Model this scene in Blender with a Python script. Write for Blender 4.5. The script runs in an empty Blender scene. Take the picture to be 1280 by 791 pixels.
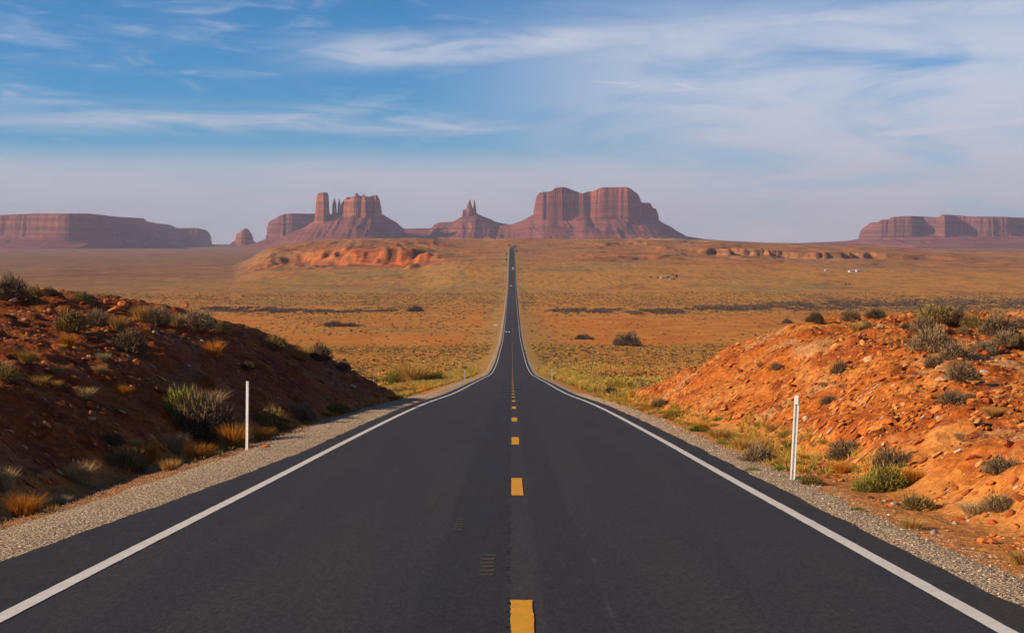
import bpy, math, random
import numpy as np
from mathutils import Vector, Matrix

R = math.radians
random.seed(7)
rng = np.random.default_rng(7)
sc = bpy.context.scene
COL = sc.collection

# ------------------------------------------------------------------ camera
FPX = 1894.0                      # focal length in pixels of the 1280 px wide photograph
PITCH = -2.8
cam_d = bpy.data.cameras.new('camera')
cam = bpy.data.objects.new('camera', cam_d)
COL.objects.link(cam)
cam_d.sensor_width = 36.0
cam_d.lens = FPX / 1280.0 * 36.0
cam_d.clip_start = 0.1
cam_d.clip_end = 80000.0
cam.location = (0, 0, 0)
cam.rotation_euler = (R(90 + PITCH), 0, 0)
sc.camera = cam

# ------------------------------------------------------------------ sun, sky, exposure
SUN_EL, SUN_AZ = 24.0, -102.0     # azimuth from +Y, clockwise
SUN_STR = 5.0
SKY_STR = 0.06
sd = Vector((math.sin(R(SUN_AZ)) * math.cos(R(SUN_EL)), math.cos(R(SUN_AZ)) * math.cos(R(SUN_EL)), math.sin(R(SUN_EL))))
ld = bpy.data.lights.new('sun', 'SUN')
ld.energy = SUN_STR
ld.angle = R(0.5)
ld.color = (1.0, 0.80, 0.57)
lo = bpy.data.objects.new('sun', ld)
COL.objects.link(lo)
lo.rotation_euler = sd.to_track_quat('Z', 'Y').to_euler()
sc.view_settings.view_transform = 'Standard'
sc.view_settings.look = 'None'
sc.view_settings.exposure = 0.22
sc.view_settings.gamma = 1.0
sc.cycles.use_denoising = True
sc.cycles.max_bounces = 6
sc.cycles.diffuse_bounces = 1
sc.cycles.glossy_bounces = 2
sc.cycles.volume_bounces = 0
sc.cycles.transparent_max_bounces = 4


class NT:
    """small helper for building node trees"""
    def __init__(s, tree):
        s.t = tree
        s.n = tree.nodes
        s.l = tree.links

    def put(s, node, idx, v):
        if v is None:
            return
        if hasattr(v, 'is_linked') or isinstance(v, bpy.types.NodeSocket):
            s.l.new(v, node.inputs[idx])
        else:
            node.inputs[idx].default_value = v

    def m(s, op, a, b=None, c=None, clamp=False):
        n = s.n.new('ShaderNodeMath')
        n.operation = op
        n.use_clamp = clamp
        s.put(n, 0, a); s.put(n, 1, b); s.put(n, 2, c)
        return n.outputs[0]

    def vm(s, op, a, b=None):
        n = s.n.new('ShaderNodeVectorMath')
        n.operation = op
        s.put(n, 0, a); s.put(n, 1, b)
        return n.outputs[0]

    def ramp(s, v, a, b, o0=0.0, o1=1.0, kind='SMOOTHSTEP'):
        n = s.n.new('ShaderNodeMapRange')
        n.interpolation_type = kind
        s.put(n, 0, v); s.put(n, 1, a); s.put(n, 2, b); s.put(n, 3, o0); s.put(n, 4, o1)
        return n.outputs[0]

    def noise(s, vec, scale, detail=4, rough=0.55, dist=0.0, col=False):
        n = s.n.new('ShaderNodeTexNoise')
        s.put(n, 'Vector', vec)
        n.inputs['Scale'].default_value = scale
        n.inputs['Detail'].default_value = detail
        n.inputs['Roughness'].default_value = rough
        n.inputs['Distortion'].default_value = dist
        return n.outputs[1 if col else 0]

    def vor(s, vec, scale, out=0, feature='F1'):
        n = s.n.new('ShaderNodeTexVoronoi')
        n.feature = feature
        s.put(n, 'Vector', vec)
        n.inputs['Scale'].default_value = scale
        return n.outputs[out]

    def mix(s, f, a, b, mode='MIX'):
        n = s.n.new('ShaderNodeMix')
        n.data_type = 'RGBA'
        n.blend_type = mode
        n.clamp_factor = True
        s.put(n, 0, f)
        s.put(n, 6, rgba(a)); s.put(n, 7, rgba(b))
        return n.outputs[2]

    def comb(s, x, y, z):
        n = s.n.new('ShaderNodeCombineXYZ')
        s.put(n, 0, x); s.put(n, 1, y); s.put(n, 2, z)
        return n.outputs[0]

    def sep(s, v):
        n = s.n.new('ShaderNodeSeparateXYZ')
        s.put(n, 0, v)
        return n.outputs

    def obj(s):
        return s.n.new('ShaderNodeTexCoord').outputs['Object']

    def attr(s, name):
        n = s.n.new('ShaderNodeAttribute')
        n.attribute_name = name
        return n.outputs['Color']

    def rnd(s):
        return s.n.new('ShaderNodeObjectInfo').outputs['Random']


def rgba(v):
    if isinstance(v, (tuple, list)) and len(v) == 3:
        return (v[0], v[1], v[2], 1.0)
    return v


# sky with high thin cloud, laid out by azimuth and elevation (degrees)
W = bpy.data.worlds.new('World')
sc.world = W
W.use_nodes = True
wt = NT(W.node_tree)
wt.n.clear()
sky = wt.n.new('ShaderNodeTexSky')
sky.sky_type = 'NISHITA'
sky.sun_disc = False
sky.sun_elevation = R(SUN_EL)
sky.sun_rotation = R(SUN_AZ)
sky.altitude = 1600
sky.air_density = 1.0
sky.dust_density = 0.3
sky.ozone_density = 3.0
d = wt.vm('NORMALIZE', wt.n.new('ShaderNodeTexCoord').outputs['Generated'])
dx, dy, dz = wt.sep(d)
az = wt.m('MULTIPLY', wt.m('ARCTAN2', dx, dy), 57.2958)
el = wt.m('MULTIPLY', wt.m('ARCSINE', dz), 57.2958)


def streak(sx, sy, seed, lo_, hi_, dist=0.6, tilt=0.0, detail=5, rough=0.55):
    e2 = wt.m('ADD', el, wt.m('MULTIPLY', az, tilt)) if tilt else el
    v = wt.comb(wt.m('MULTIPLY', az, sx), wt.m('MULTIPLY', e2, sy), seed)
    return wt.ramp(wt.noise(v, 1.0, detail, rough, dist), lo_, hi_)


def el_band(c, w, tilt=0.0, flat=0.4):
    e2 = wt.m('ADD', el, wt.m('MULTIPLY', az, -tilt))
    dd = wt.m('ABSOLUTE', wt.m('SUBTRACT', e2, c))
    return wt.ramp(dd, w * flat, w, 1.0, 0.0)


M_ = lambda *a: a[0] if len(a) == 1 else wt.m('MULTIPLY', a[0], M_(*a[1:]))
A_ = lambda *a: a[0] if len(a) == 1 else wt.m('MAXIMUM', a[0], A_(*a[1:]))
fine = streak(.34, 1.7, 11.3, .15, .92, 1.0, .02, 8, .60)
wisps = M_(streak(.30, 1.5, 3.1, .42, .78, .8, .04, 6, .55), fine, wt.ramp(el, 16.0, 10.0, .15, .70))
# long bright streak around 7.5 degrees, thickening to the right
b1 = M_(el_band(7.35, 1.05, .055, .1), wt.ramp(az, -10.5, -5.0), streak(.20, .95, 8.2, .12, .56, .8))
b1 = M_(b1, wt.m('ADD', .62, M_(fine, wt.m('ADD', .35, 0))))
# broad veil on the right of the view
veil = M_(wt.ramp(az, -5.0, 8.5), wt.ramp(el, 10.5, 6.8), streak(.14, .55, 5.7, .12, .60, .7, 0.0, 7, .6), wt.m('ADD', .90, 0))
# thin layer at 4 to 5 degrees
b2 = M_(el_band(4.35, .95, -.012, .1), streak(.17, 1.7, 2.4, .26, .74, .8, 0.0, 7, .6), wt.m('ADD', .74, 0))
b3 = M_(el_band(5.9, .42, -.02, .1), wt.ramp(az, 2.0, 3.2), wt.ramp(az, 12.0, 6.0), streak(.4, 1.6, 6.4, .35, .55, 1.0))
b4 = M_(el_band(2.75, .34, .085, .1), wt.ramp(az, 10.5, 14.5), streak(.5, 1.6, 4.4, .25, .5, .8))
# the low bank of cloud near the horizon, its top edge uneven
edge = wt.m('ADD', wt.noise(wt.comb(wt.m('MULTIPLY', az, .12), 0.0, 9.1), 1.0, 3, .5), -0.5)
top = wt.m('ADD', 3.45, wt.m('MULTIPLY', edge, 1.1))
bank = M_(wt.ramp(wt.m('SUBTRACT', el, top), .55, -1.15), wt.m('ADD', .72, M_(streak(.12, .9, 1.4, .3, .7), wt.m('ADD', .2, 0))))
right_gap = M_(wt.ramp(az, 6.0, 15.0), wt.ramp(el, 3.0, 1.5), wt.m('ADD', .5, 0))
bank = M_(bank, wt.m('SUBTRACT', 1.0, right_gap))
high = M_(streak(.12, .45, 7.9, .42, .75), wt.ramp(el, 9.0, 14.0), wt.m('ADD', .22, 0))
cover = A_(wisps, b1, veil, b2, b3, b4, bank, high)
cover = wt.m('MINIMUM', cover, .96)
cover = M_(cover, wt.ramp(el, -1.0, 0.0))
tint = wt.mix(1.0, sky.outputs[0], wt.mix(wt.ramp(el, 8.0, 45.0), (0.36, 1.06, 1.52), (0.55, 0.62, 0.70)), 'MULTIPLY')
skyc = wt.vm('MULTIPLY', tint, (SKY_STR,) * 3)
cloudc = wt.mix(wt.ramp(el, 0.5, 6.5), (0.45, 0.425, 0.475), (0.50, 0.535, 0.635))
cloudc = wt.mix(wt.ramp(el, 10.0, 35.0), cloudc, (0.22, 0.22, 0.25))
cloudc = wt.mix(M_(fine, wt.ramp(el, 14.0, 8.0, .0, .35)), cloudc, (0.58, 0.585, 0.65))
mixed = wt.mix(cover, skyc, cloudc)
bg = wt.n.new('ShaderNodeBackground')
wt.l.new(mixed, bg.inputs[0])
bg.inputs[1].default_value = 1.0
wo = wt.n.new('ShaderNodeOutputWorld')
wt.l.new(bg.outputs[0], wo.inputs[0])


# ------------------------------------------------------------------ noise and interpolation
def _hash(ix, iy, seed):
    h = (ix.astype(np.int64) * 374761393 + iy.astype(np.int64) * 668265263 + int(seed) * 974711) & 0xFFFFFFFF
    h = ((h ^ (h >> 13)) * 1274126177) & 0xFFFFFFFF
    h = (h ^ (h >> 16)) & 0xFFFFFFFF
    return h / 4294967295.0


def vnoise(x, y, seed=0):
    x, y = np.broadcast_arrays(np.asarray(x, float), np.asarray(y, float))
    ix, iy = np.floor(x), np.floor(y)
    fx, fy = x - ix, y - iy
    fx = fx * fx * fx * (fx * (fx * 6 - 15) + 10)
    fy = fy * fy * fy * (fy * (fy * 6 - 15) + 10)
    a, b = _hash(ix, iy, seed), _hash(ix + 1, iy, seed)
    c, e = _hash(ix, iy + 1, seed), _hash(ix + 1, iy + 1, seed)
    return (a * (1 - fx) + b * fx) * (1 - fy) + (c * (1 - fx) + e * fx) * fy


def fbm(x, y, seed=0, octv=4, gain=.5):
    s, a, t = 0.0, 1.0, 0.0
    for k in range(octv):
        s = s + a * vnoise(np.asarray(x) * 2.03 ** k + k * 17.3, np.asarray(y) * 2.03 ** k - k * 9.1, seed + k)
        t += a
        a *= gain
    return s / t          # 0..1, mean .5


def ridged(x, y, seed=0, octv=3):
    s, a, t = 0.0, 1.0, 0.0
    for k in range(octv):
        s = s + a * (1 - np.abs(2 * vnoise(np.asarray(x) * 2.1 ** k + k * 5.7, np.asarray(y) * 2.1 ** k, seed + 31 * k) - 1))
        t += a
        a *= .5
    return s / t


def sstep(a, b, x):
    t = np.clip((np.asarray(x, float) - a) / (b - a), 0, 1)
    return t * t * (3 - 2 * t)


def pchip(xk, yk):
    xk, yk = np.array(xk, float), np.array(yk, float)
    h = np.diff(xk)
    dl = np.diff(yk) / h
    m = np.zeros_like(xk)
    m[0], m[-1] = dl[0], dl[-1]
    for i in range(1, len(xk) - 1):
        if dl[i - 1] * dl[i] > 0:
            w1, w2 = 2 * h[i] + h[i - 1], h[i] + 2 * h[i - 1]
            m[i] = (w1 + w2) / (w1 / dl[i - 1] + w2 / dl[i])

    def f(x):
        x = np.asarray(x, float)
        i = np.clip(np.searchsorted(xk, x) - 1, 0, len(h) - 1)
        t = (x - xk[i]) / h[i]
        r = ((2 * t ** 3 - 3 * t ** 2 + 1) * yk[i] + (t ** 3 - 2 * t ** 2 + t) * h[i] * m[i]
             + (-2 * t ** 3 + 3 * t ** 2) * yk[i + 1] + (t ** 3 - t ** 2) * h[i] * m[i + 1])
        r = np.where(x < xk[0], yk[0] + (x - xk[0]) * m[0] * .2, r)
        return np.where(x > xk[-1], yk[-1], r)
    return f


# ------------------------------------------------------------------ the shape of the land
zr = pchip([-60, 0, 12, 24.15, 36.35, 60, 100, 150, 200, 294, 380, 477, 690, 940, 1200, 1500, 1700, 1920, 2400, 2600, 3000],
           [2.0, -2.0, -2.88, -3.805, -4.72, -6.57, -9.98, -13.98, -18.0, -25.3, -30.4, -34.7, -42.2, -44.9, -45.9, -45.0, -37.5, -27.5, -11.3, -4.6, 8.5])
gL = pchip([-40, 0, 20, 38, 59, 69, 73, 79, 85, 92, 100, 130], [1.0, -.8, -1.7, -2.45, -2.95, -3.2, -3.8, -5.0, -6.5, -9.0, -12.5, -30])
gR = pchip([-40, 0, 20, 30, 50, 59, 61, 64, 66, 68, 72, 80, 110], [.6, -1.0, -2.3, -2.85, -2.95, -3.1, -3.4, -4.3, -5.1, -5.7, -7.0, -10.0, -30])
CX = -0.16


def road_x(y):
    return CX + pchip([0, 2420, 2520, 2620, 2760, 2900, 3050], [0, 0, 3, 16, 46, 84, 130])(y)


def smax(a, b, k):
    h = np.clip(.5 + .5 * (a - b) / k, 0, 1)
    return b * (1 - h) + a * h + k * h * (1 - h)


def smin(a, b, k):
    return -smax(-a, -b, k)


Apx = pchip([-400, 290, 312, 330, 350, 390, 440, 740, 860, 950, 1100, 1170, 1300, 2000], [0, 0, .25, .6, .78, .9, 1, 1, .95, .85, .68, .55, .45, .3])


def plateau(y, y0, lo_, hi_, w=45.):
    e = np.interp(y, [1250, 1700, y0_min, 3000], [0, .10, lo_, 1]) if False else 0
    return e


def H(x, y, parts=False):
    x, y = np.broadcast_arrays(np.asarray(x, float), np.asarray(y, float))
    rx = x - road_x(y)
    u = np.abs(rx)
    left = rx < 0
    # plain and upland
    far = y > 1200
    plain = np.where(far, -45.9 + (y - 1200) * .0016, zr(y))
    yc = np.clip(y, 1500, 3000)
    q = 640 + x * 1894 / yc
    A = Apx(q)
    zc = zr(np.clip(y, 0, 3000))
    T = np.where(far, zc - plain, 0)
    Tend = 8.5 - (-45.9 + 1800 * .0016)
    n1 = fbm(x / 130, y / 260, 5, 4) - .5
    gul = ridged(x / 42, y / 160, 8, 4) - .5 + .5 * (ridged(x / 13, y / 70, 9, 2) - .5)
    yl = 2120 + 330 * n1 + 75 * gul + np.clip((430 - q) * 1.2, -80, 130)
    mound = fbm(x / 55, y / 130, 16, 4) - .5
    tl = .24 * sstep(1600, 2050, y) + (.42 + .35 * mound) * sstep(-20, 190, y - yl + 260 * mound) + .34 * sstep(2150, 2950, y) - .35 * mound * sstep(2300, 2900, y)
    yr_ = 2380 + 420 * n1 + 85 * gul
    tr = .50 * sstep(1400, 2250, y) + .24 * sstep(0, 26, y - yr_) + .26 * sstep(2350, 2950, y)
    qn = q + 46 * (fbm(x / 60, y / 120, 17, 3) - .5)
    mL = sstep(288, 345, qn) * (1 - sstep(520, 580, q)) * far
    mR = sstep(840, 900, q) * (1 - .6 * sstep(1170, 1230, q)) * far
    T = T * (1 - mL) + tl * Tend * mL
    T = T * (1 - mR) + tr * Tend * mR
    T = np.where(y > 3000, Tend * (1 - sstep(3900, 5600, y)), T)
    # ledges and gullies on the rise between
    mid = sstep(1900, 2150, y) * (1 - sstep(3000, 3300, y)) * sstep(14, 60, u) * (1 - .7 * mL)
    led = fbm(x / 90, y / 200, 14, 4)
    T = T + mid * (2.6 * (sstep(.50, .525, led) - .5) + 1.8 * (sstep(.58, .60, fbm(x / 60, y / 120, 24, 4)) - .5) + 2.0 * (fbm(x / 22, y / 40, 19, 3) - .5) + 1.2 * (gul))
    V = plain + A * T
    rg = ridged(x / 24 + 1.5 * fbm(x / 40, y / 60, 27, 2), y / 75, 26, 3)
    V = V + mL * sstep(1960, 2120, y) * (1 - sstep(2700, 3000, y)) * (5.5 * (rg - .6) + 3.5 * (fbm(x / 10, y / 22, 28, 3) - .5))
    V = V + sstep(3300, 5000, y) * 14 * (fbm(x / 900, y / 1500, 77, 4) - .5)
    off = np.interp(u, [0, 5.2, 6.1, 8.3, 16, 60], [-.03, -.03, -.12, -.45, -.75, -1.1])
    off = np.where(left, off, off * np.interp(u, [5, 6.5, 12], [1, .45, .6]))
    off = off - .0002 * np.clip(y, 0, 3000) * (u > 3)
    V = V + off
    V = V + sstep(12, 70, u) * 1.6 * (fbm(x / 45, y / 45, 3, 3) - .5) * (y < 3200)
    V = V + sstep(6.2, 11, u) * .34 * (fbm(x / 4.2, y / 4.2, 4, 4) - .5) * (y < 900)
    # the cutting through the near hill
    near = (y < 135)
    toeL = 6.6 - .6 * sstep(40, 88, y) + .7 * (fbm(y / 7., 0 * y, 21, 3) - .5)
    toeR = 5.75 - .8 * sstep(30, 72, y) + .6 * (fbm(y / 5., 0 * y + 3, 22, 3) - .5)
    z0 = zr(y)
    C = z0 + np.where(left, -.45 + .62 * (u - toeL), -.22 + .60 * (u - toeR))
    lump = 1.0 * (fbm(x / 5.5, y / 5.5, 41, 4) - .5)
    C = C + lump * .9 * sstep(0, 3, np.where(left, u - toeL, u - toeR))
    N = np.where(left, gL(y) + .12 * np.clip(u - 14, -8, 4.5), gR(y) + .02 * np.clip(u - 13, -8, 8) - .25 * sstep(14, 22, u))
    N = N + .7 * (fbm(x / 6.5, y / 6.5, 43, 4) - .5) + .5 * (fbm(x / 16, y / 16, 47, 2) - .5)
    L = smin(C, N, .7)
    hill = sstep(-.1, .5, L - V) * near
    # rough broken sandstone: tilted plates and small ledges
    p = x * .8 + y * .35 + 2.2 * fbm(x / 3., y / 3., 51, 3)
    saw = (p * .9) % 1.0
    rough = 1.35 * (.20 * (fbm(x / .8, y / .8, 52, 3) - .5) + .13 * saw * sstep(.42, .62, fbm(x / 2.6, y / 2.6, 53, 3)) + .15 * (ridged(x / .42, y / .42, 54, 2) - .5))
    Hh = np.where(near, smax(V, L + rough * hill, .25), V)
    if parts:
        return Hh, dict(rx=rx, u=u, hill=hill, q=q, mL=mL, mR=mR, T=T, far=far, left=left, yl=yl, yr=yr_)
    return Hh


cp, sp = math.cos(R(PITCH)), math.sin(R(PITCH))


def ray(px, py):
    a, b = (px - 640) / FPX, (395.5 - py) / FPX
    return np.array([a, cp - b * sp, sp + b * cp])      # forward is +Y


_TS = np.geomspace(7, 4200, 5200)


def ground(px, py):
    """where the line of sight through a point of the photograph meets the land"""
    v = ray(px, py)
    P = v[None] * _TS[:, None]
    below = P[:, 2] < H(P[:, 0], P[:, 1])
    i = int(np.argmax(below)) if below.any() else len(_TS) - 1
    p = P[i]
    return float(p[0]), float(p[1]), float(H(p[0], p[1]))


# ------------------------------------------------------------------ mesh and object helpers
def mesh_np(name, V, F, mat=None, col=None, smooth=False):
    V = np.asarray(V, np.float32).reshape(-1, 3)
    F = np.asarray(F, np.int32)
    k = F.shape[1]
    me = bpy.data.meshes.new(name)
    me.vertices.add(len(V))
    me.vertices.foreach_set('co', V.ravel())
    me.loops.add(F.size)
    me.loops.foreach_set('vertex_index', F.ravel())
    me.polygons.add(len(F))
    me.polygons.foreach_set('loop_start', np.arange(0, F.size, k, dtype=np.int32))
    me.update(calc_edges=True)
    me.polygons.foreach_set('use_smooth', np.full(len(F), bool(smooth)))
    if col is not None:
        ca = me.color_attributes.new('Col', 'FLOAT_COLOR', 'POINT')
        c4 = np.ones((len(V), 4), np.float32)
        c4[:, :3] = col
        ca.data.foreach_set('color', c4.ravel())
    if mat is not None:
        me.materials.append(mat)
    return me


def link(name, me, parent=None, loc=(0, 0, 0), rotz=0.0, scale=1.0):
    o = bpy.data.objects.new(name, me)
    COL.objects.link(o)
    o.location = loc
    o.rotation_euler = (0, 0, rotz)
    if scale != 1.0:
        o.scale = (scale,) * 3 if not isinstance(scale, (tuple, list)) else scale
    if parent is not None:
        o.parent = parent
    return o


def tag(o, label=None, cat=None, group=None, kind=None):
    if label: o['label'] = label
    if cat: o['category'] = cat
    if group: o['group'] = group
    if kind: o['kind'] = kind
    return o


def scatter(PV, PF, pos, rot, scl, pcol=None, icol=None, flat=None, tilt=0.0):
    """join copies of one small shape into one mesh: PV (n,3), PF (m,k); pos (K,3)"""
    K, n = len(pos), len(PV)
    c, s = np.cos(rot)[:, None], np.sin(rot)[:, None]
    sc3 = scl if scl.ndim == 2 else np.repeat(scl[:, None], 3, 1)
    x = PV[None, :, 0] * sc3[:, 0:1]
    y = PV[None, :, 1] * sc3[:, 1:2]
    z = PV[None, :, 2] * sc3[:, 2:3]
    X = x * c - y * s + pos[:, 0:1]
    Y = x * s + y * c + pos[:, 1:2]
    Z = z + pos[:, 2:3]
    if tilt is not None and not np.isscalar(tilt):      # slope (K,2): dz/dx, dz/dy
        Z = Z + tilt[:, 0:1] * (X - pos[:, 0:1]) + tilt[:, 1:2] * (Y - pos[:, 1:2])
    V = np.stack([X, Y, Z], 2).reshape(-1, 3)
    F = (PF[None] + (np.arange(K) * n)[:, None, None]).reshape(-1, PF.shape[1])
    C = None
    if icol is not None:
        C = np.repeat(icol[:, None, :], n, 1)
        if pcol is not None:
            C = C * pcol[None, :, None]
        C = C.reshape(-1, 3)
    return V, F, C


# ------------------------------------------------------------------ materials
def new_mat(name):
    m = bpy.data.materials.new(name)
    m.use_nodes = True
    t = NT(m.node_tree)
    b = m.node_tree.nodes['Principled BSDF']
    b.inputs['Roughness'].default_value = .9
    b.inputs['Specular IOR Level'].default_value = .15
    return m, t, b


def bump(t, b, h, strength=.5, dist=.02):
    n = t.n.new('ShaderNodeBump')
    n.inputs['Strength'].default_value = strength
    n.inputs['Distance'].default_value = dist
    t.l.new(h, n.inputs['Height'])
    t.l.new(n.outputs[0], b.inputs['Normal'])


def plain_mat(name, col, rough=.8, metal=0.0, spec=.3, vary=.15, scale=8.0):
    m, t, b = new_mat(name)
    n = t.noise(t.obj(), scale, 4)
    dark = tuple(c * (1 - vary) for c in col)
    lite = tuple(min(1, c * (1 + vary)) for c in col)
    t.l.new(t.mix(t.ramp(n, .3, .7), dark, lite), b.inputs['Base Color'])
    b.inputs['Roughness'].default_value = rough
    b.inputs['Metallic'].default_value = metal
    b.inputs['Specular IOR Level'].default_value = spec
    return m


# land: base colour from the 'Col' attribute, broken up at several scales
m_land, t, b = new_mat('desert_soil')
o = t.obj()
ox, oy, oz = t.sep(o)
c0 = t.attr('Col')
aux = t.attr('Aux')                         # r: near hill, g: scrub cover, b: distance
ar, ag, ab = t.sep(aux)
n_fine = t.noise(o, 9.0, 5, .6)
n_mid = t.noise(o, 1.3, 4, .55)
c = t.mix(t.ramp(n_fine, .3, .72), t.mix(1.0, c0, (.72, .70, .70), 'MULTIPLY'), t.mix(1.0, c0, (1.14, 1.16, 1.16), 'MULTIPLY'))
c = t.mix(t.m('MULTIPLY', t.ramp(n_mid, .56, .70), t.m('MULTIPLY', ar, .25)), c, (.58, .255, .08))
spk = t.vor(t.comb(ox, oy, 0.0), .42)
spk2 = t.vor(t.comb(ox, t.m('MULTIPLY', oy, .6), 3.0), .17)
sh = t.m('MULTIPLY', t.ramp(spk, .42, .16), ag)
c = t.mix(t.m('MULTIPLY', sh, .8), c, (.19, .115, .048))
sh2 = t.m('MULTIPLY', t.m('MULTIPLY', t.ramp(spk2, .40, .12), ag), ab)
c = t.mix(t.m('MULTIPLY', sh2, .65), c, (.15, .095, .042))
fs = t.noise(t.comb(t.m('MULTIPLY', ox, .16), t.m('MULTIPLY', oy, .022), 4.0), 1.0, 4, .65)
c = t.mix(t.m('MULTIPLY', t.ramp(fs, .50, .36), t.m('MULTIPLY', ab, .72)), c, (.20, .105, .04))
c = t.mix(t.m('MULTIPLY', t.ramp(fs, .55, .68), t.m('MULTIPLY', ab, .45)), c, (.70, .37, .10))
strat = t.noise(t.comb(t.m('MULTIPLY', ox, .012), t.m('MULTIPLY', oy, .004), t.m('MULTIPLY', oz, .75)), 1.0, 5, .65)
farm = t.ramp(oy, 1850.0, 2150.0)
c = t.mix(t.m('MULTIPLY', t.ramp(strat, .48, .36), t.m('MULTIPLY', farm, .85)), c, (.16, .055, .028))
c = t.mix(t.m('MULTIPLY', t.ramp(strat, .58, .68), t.m('MULTIPLY', farm, .4)), c, (.60, .28, .11))
fs2 = t.noise(t.comb(t.m('MULTIPLY', ox, .02), t.m('MULTIPLY', oy, .009), 8.0), 1.0, 6, .7)
c = t.mix(t.m('MULTIPLY', t.ramp(fs2, .49, .38), t.m('MULTIPLY', ab, .5)), c, (.17, .085, .035))
c = t.mix(t.m('MULTIPLY', t.ramp(fs2, .54, .64), t.m('MULTIPLY', ab, .35)), c, (.66, .27, .07))
big = t.noise(t.comb(t.m('MULTIPLY', ox, .008), t.m('MULTIPLY', oy, .022), 0.0), 1.0, 6, .62)
c = t.mix(t.m('MULTIPLY', t.ramp(big, .5, .72), t.m('MULTIPLY', ab, .45)), c, (.58, .22, .045))
c = t.mix(t.m('MULTIPLY', t.ramp(big, .47, .28), t.m('MULTIPLY', ab, .5)), c, (.24, .14, .055))
wv = t.vm('ADD', o, t.vm('MULTIPLY', t.noise(o, 2.0, 3, .6, 0.0, True), (.5, .5, .5)))
wv = t.vm('MULTIPLY', wv, (1.0, .7, 1.6))
cellA = t.sep(t.vor(wv, 2.4, 1))[0]
cellB = t.sep(t.vor(wv, 6.5, 1))[1]
blk = t.m('MULTIPLY', t.m('ADD', t.m('MULTIPLY', cellA, 1.3), t.m('MULTIPLY', cellB, .8)), ar)
hh = t.m('ADD', t.m('ADD', t.m('MULTIPLY', n_fine, .6), t.m('MULTIPLY', t.vor(o, 3.2), .5)), blk)
c = t.mix(t.m('MULTIPLY', ar, .6), c, t.mix(t.ramp(cellB, .1, .9), t.mix(1.0, c, (.66, .60, .58), 'MULTIPLY'), t.mix(1.0, c, (1.2, 1.25, 1.35), 'MULTIPLY')))
t.l.new(c, b.inputs['Base Color'])
bump(t, b, hh, 1.0, .10)

# road surface
m_road, t, b = new_mat('asphalt')
o = t.obj()
ox, oy, oz = t.sep(o)
grain = t.noise(o, 95.0, 3, .7)
agg = t.vor(o, 70.0)
n2 = t.noise(t.comb(t.m('MULTIPLY', ox, 1.4), t.m('MULTIPLY', oy, .12), 0.0), 1.0, 4, .5)
base = t.mix(t.ramp(n2, .3, .7), (.037, .0325, .032), (.049, .043, .042))
# darker sealed strip left of the centre, worn strip at the centre joint
wob = t.m('MULTIPLY', t.m('SUBTRACT', t.noise(t.comb(0.0, t.m('MULTIPLY', oy, .22), 5.0), 1.0, 3), .5), .16)
xw = t.m('ADD', t.m('ADD', ox, .1), wob)
strip = t.m('MULTIPLY', t.ramp(xw, -.68, -.60), t.ramp(xw, .10, .04))
base = t.mix(t.m('MULTIPLY', strip, .8), base, (.028, .026, .029))
strip2 = t.m('MULTIPLY', t.ramp(xw, .30, .36), t.ramp(xw, .86, .80))
base = t.mix(t.m('MULTIPLY', strip2, .4), base, (.031, .028, .029))
# outer paved shoulder, coarser and browner
xa = t.m('ABSOLUTE', t.m('ADD', ox, .1))
shd = t.ramp(xa, 3.74, 3.84)
base = t.mix(t.m('MULTIPLY', shd, .8), base, t.mix(t.ramp(t.noise(o, 3.0, 5, .6), .35, .7), (.031, .027, .024), (.050, .041, .035)))
light = t.m('MULTIPLY', t.ramp(agg, .26, .10), t.ramp(t.noise(o, 4.0, 3), .25, .75, .3, 1.0))
base = t.mix(t.m('MULTIPLY', light, .6), base, (.13, .11, .095))
g1 = t.noise(t.vm('MULTIPLY', o, (1.0, .35, 1.0)), 24.0, 4, .75)
base = t.mix(1.0, base, t.mix(t.ramp(g1, .32, .68, 0, 1, 'LINEAR'), (.55, .55, .55), (1.55, 1.5, 1.45)), 'MULTIPLY')
agg2 = t.vor(o, 24.0)
base = t.mix(t.m('MULTIPLY', t.ramp(agg2, .16, .05), .8), base, (.20, .165, .14))
base = t.mix(t.m('MULTIPLY', t.ramp(t.noise(o, 36.0, 3, .7), .42, .62), .45), base, (.020, .018, .018))
base = t.mix(t.m('MULTIPLY', t.ramp(grain, .42, .25), .5), base, (.022, .02, .022))
# pale hairline scratch and worn chips along the joint
scr = t.m('ABSOLUTE', t.m('SUBTRACT', t.m('ADD', ox, .1), t.m('ADD', .62, t.m('MULTIPLY', t.noise(t.comb(0.0, t.m('MULTIPLY', oy, .1), 2.0), 1.0, 3), .5))))
base = t.mix(t.m('MULTIPLY', t.ramp(scr, .03, .0), t.m('MULTIPLY', t.ramp(t.noise(o, 2.2, 4), .45, .65), .35)), base, (.12, .105, .095))
cx_ = t.m('ABSOLUTE', t.m('SUBTRACT', xw, .19))
cent = t.m('MULTIPLY', t.ramp(cx_, .17, .12), t.ramp(t.noise(o, 28.0, 3, .7), .5, .62))
base = t.mix(t.m('MULTIPLY', cent, .22), base, (.14, .12, .105))
t.l.new(base, b.inputs['Base Color'])
t.l.new(t.ramp(n2, .2, .8, .62, .78), b.inputs['Roughness'])
b.inputs['Specular IOR Level'].default_value = .25
bump(t, b, t.m('ADD', grain, t.m('MULTIPLY', agg, .8)), .55, .006)


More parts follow.
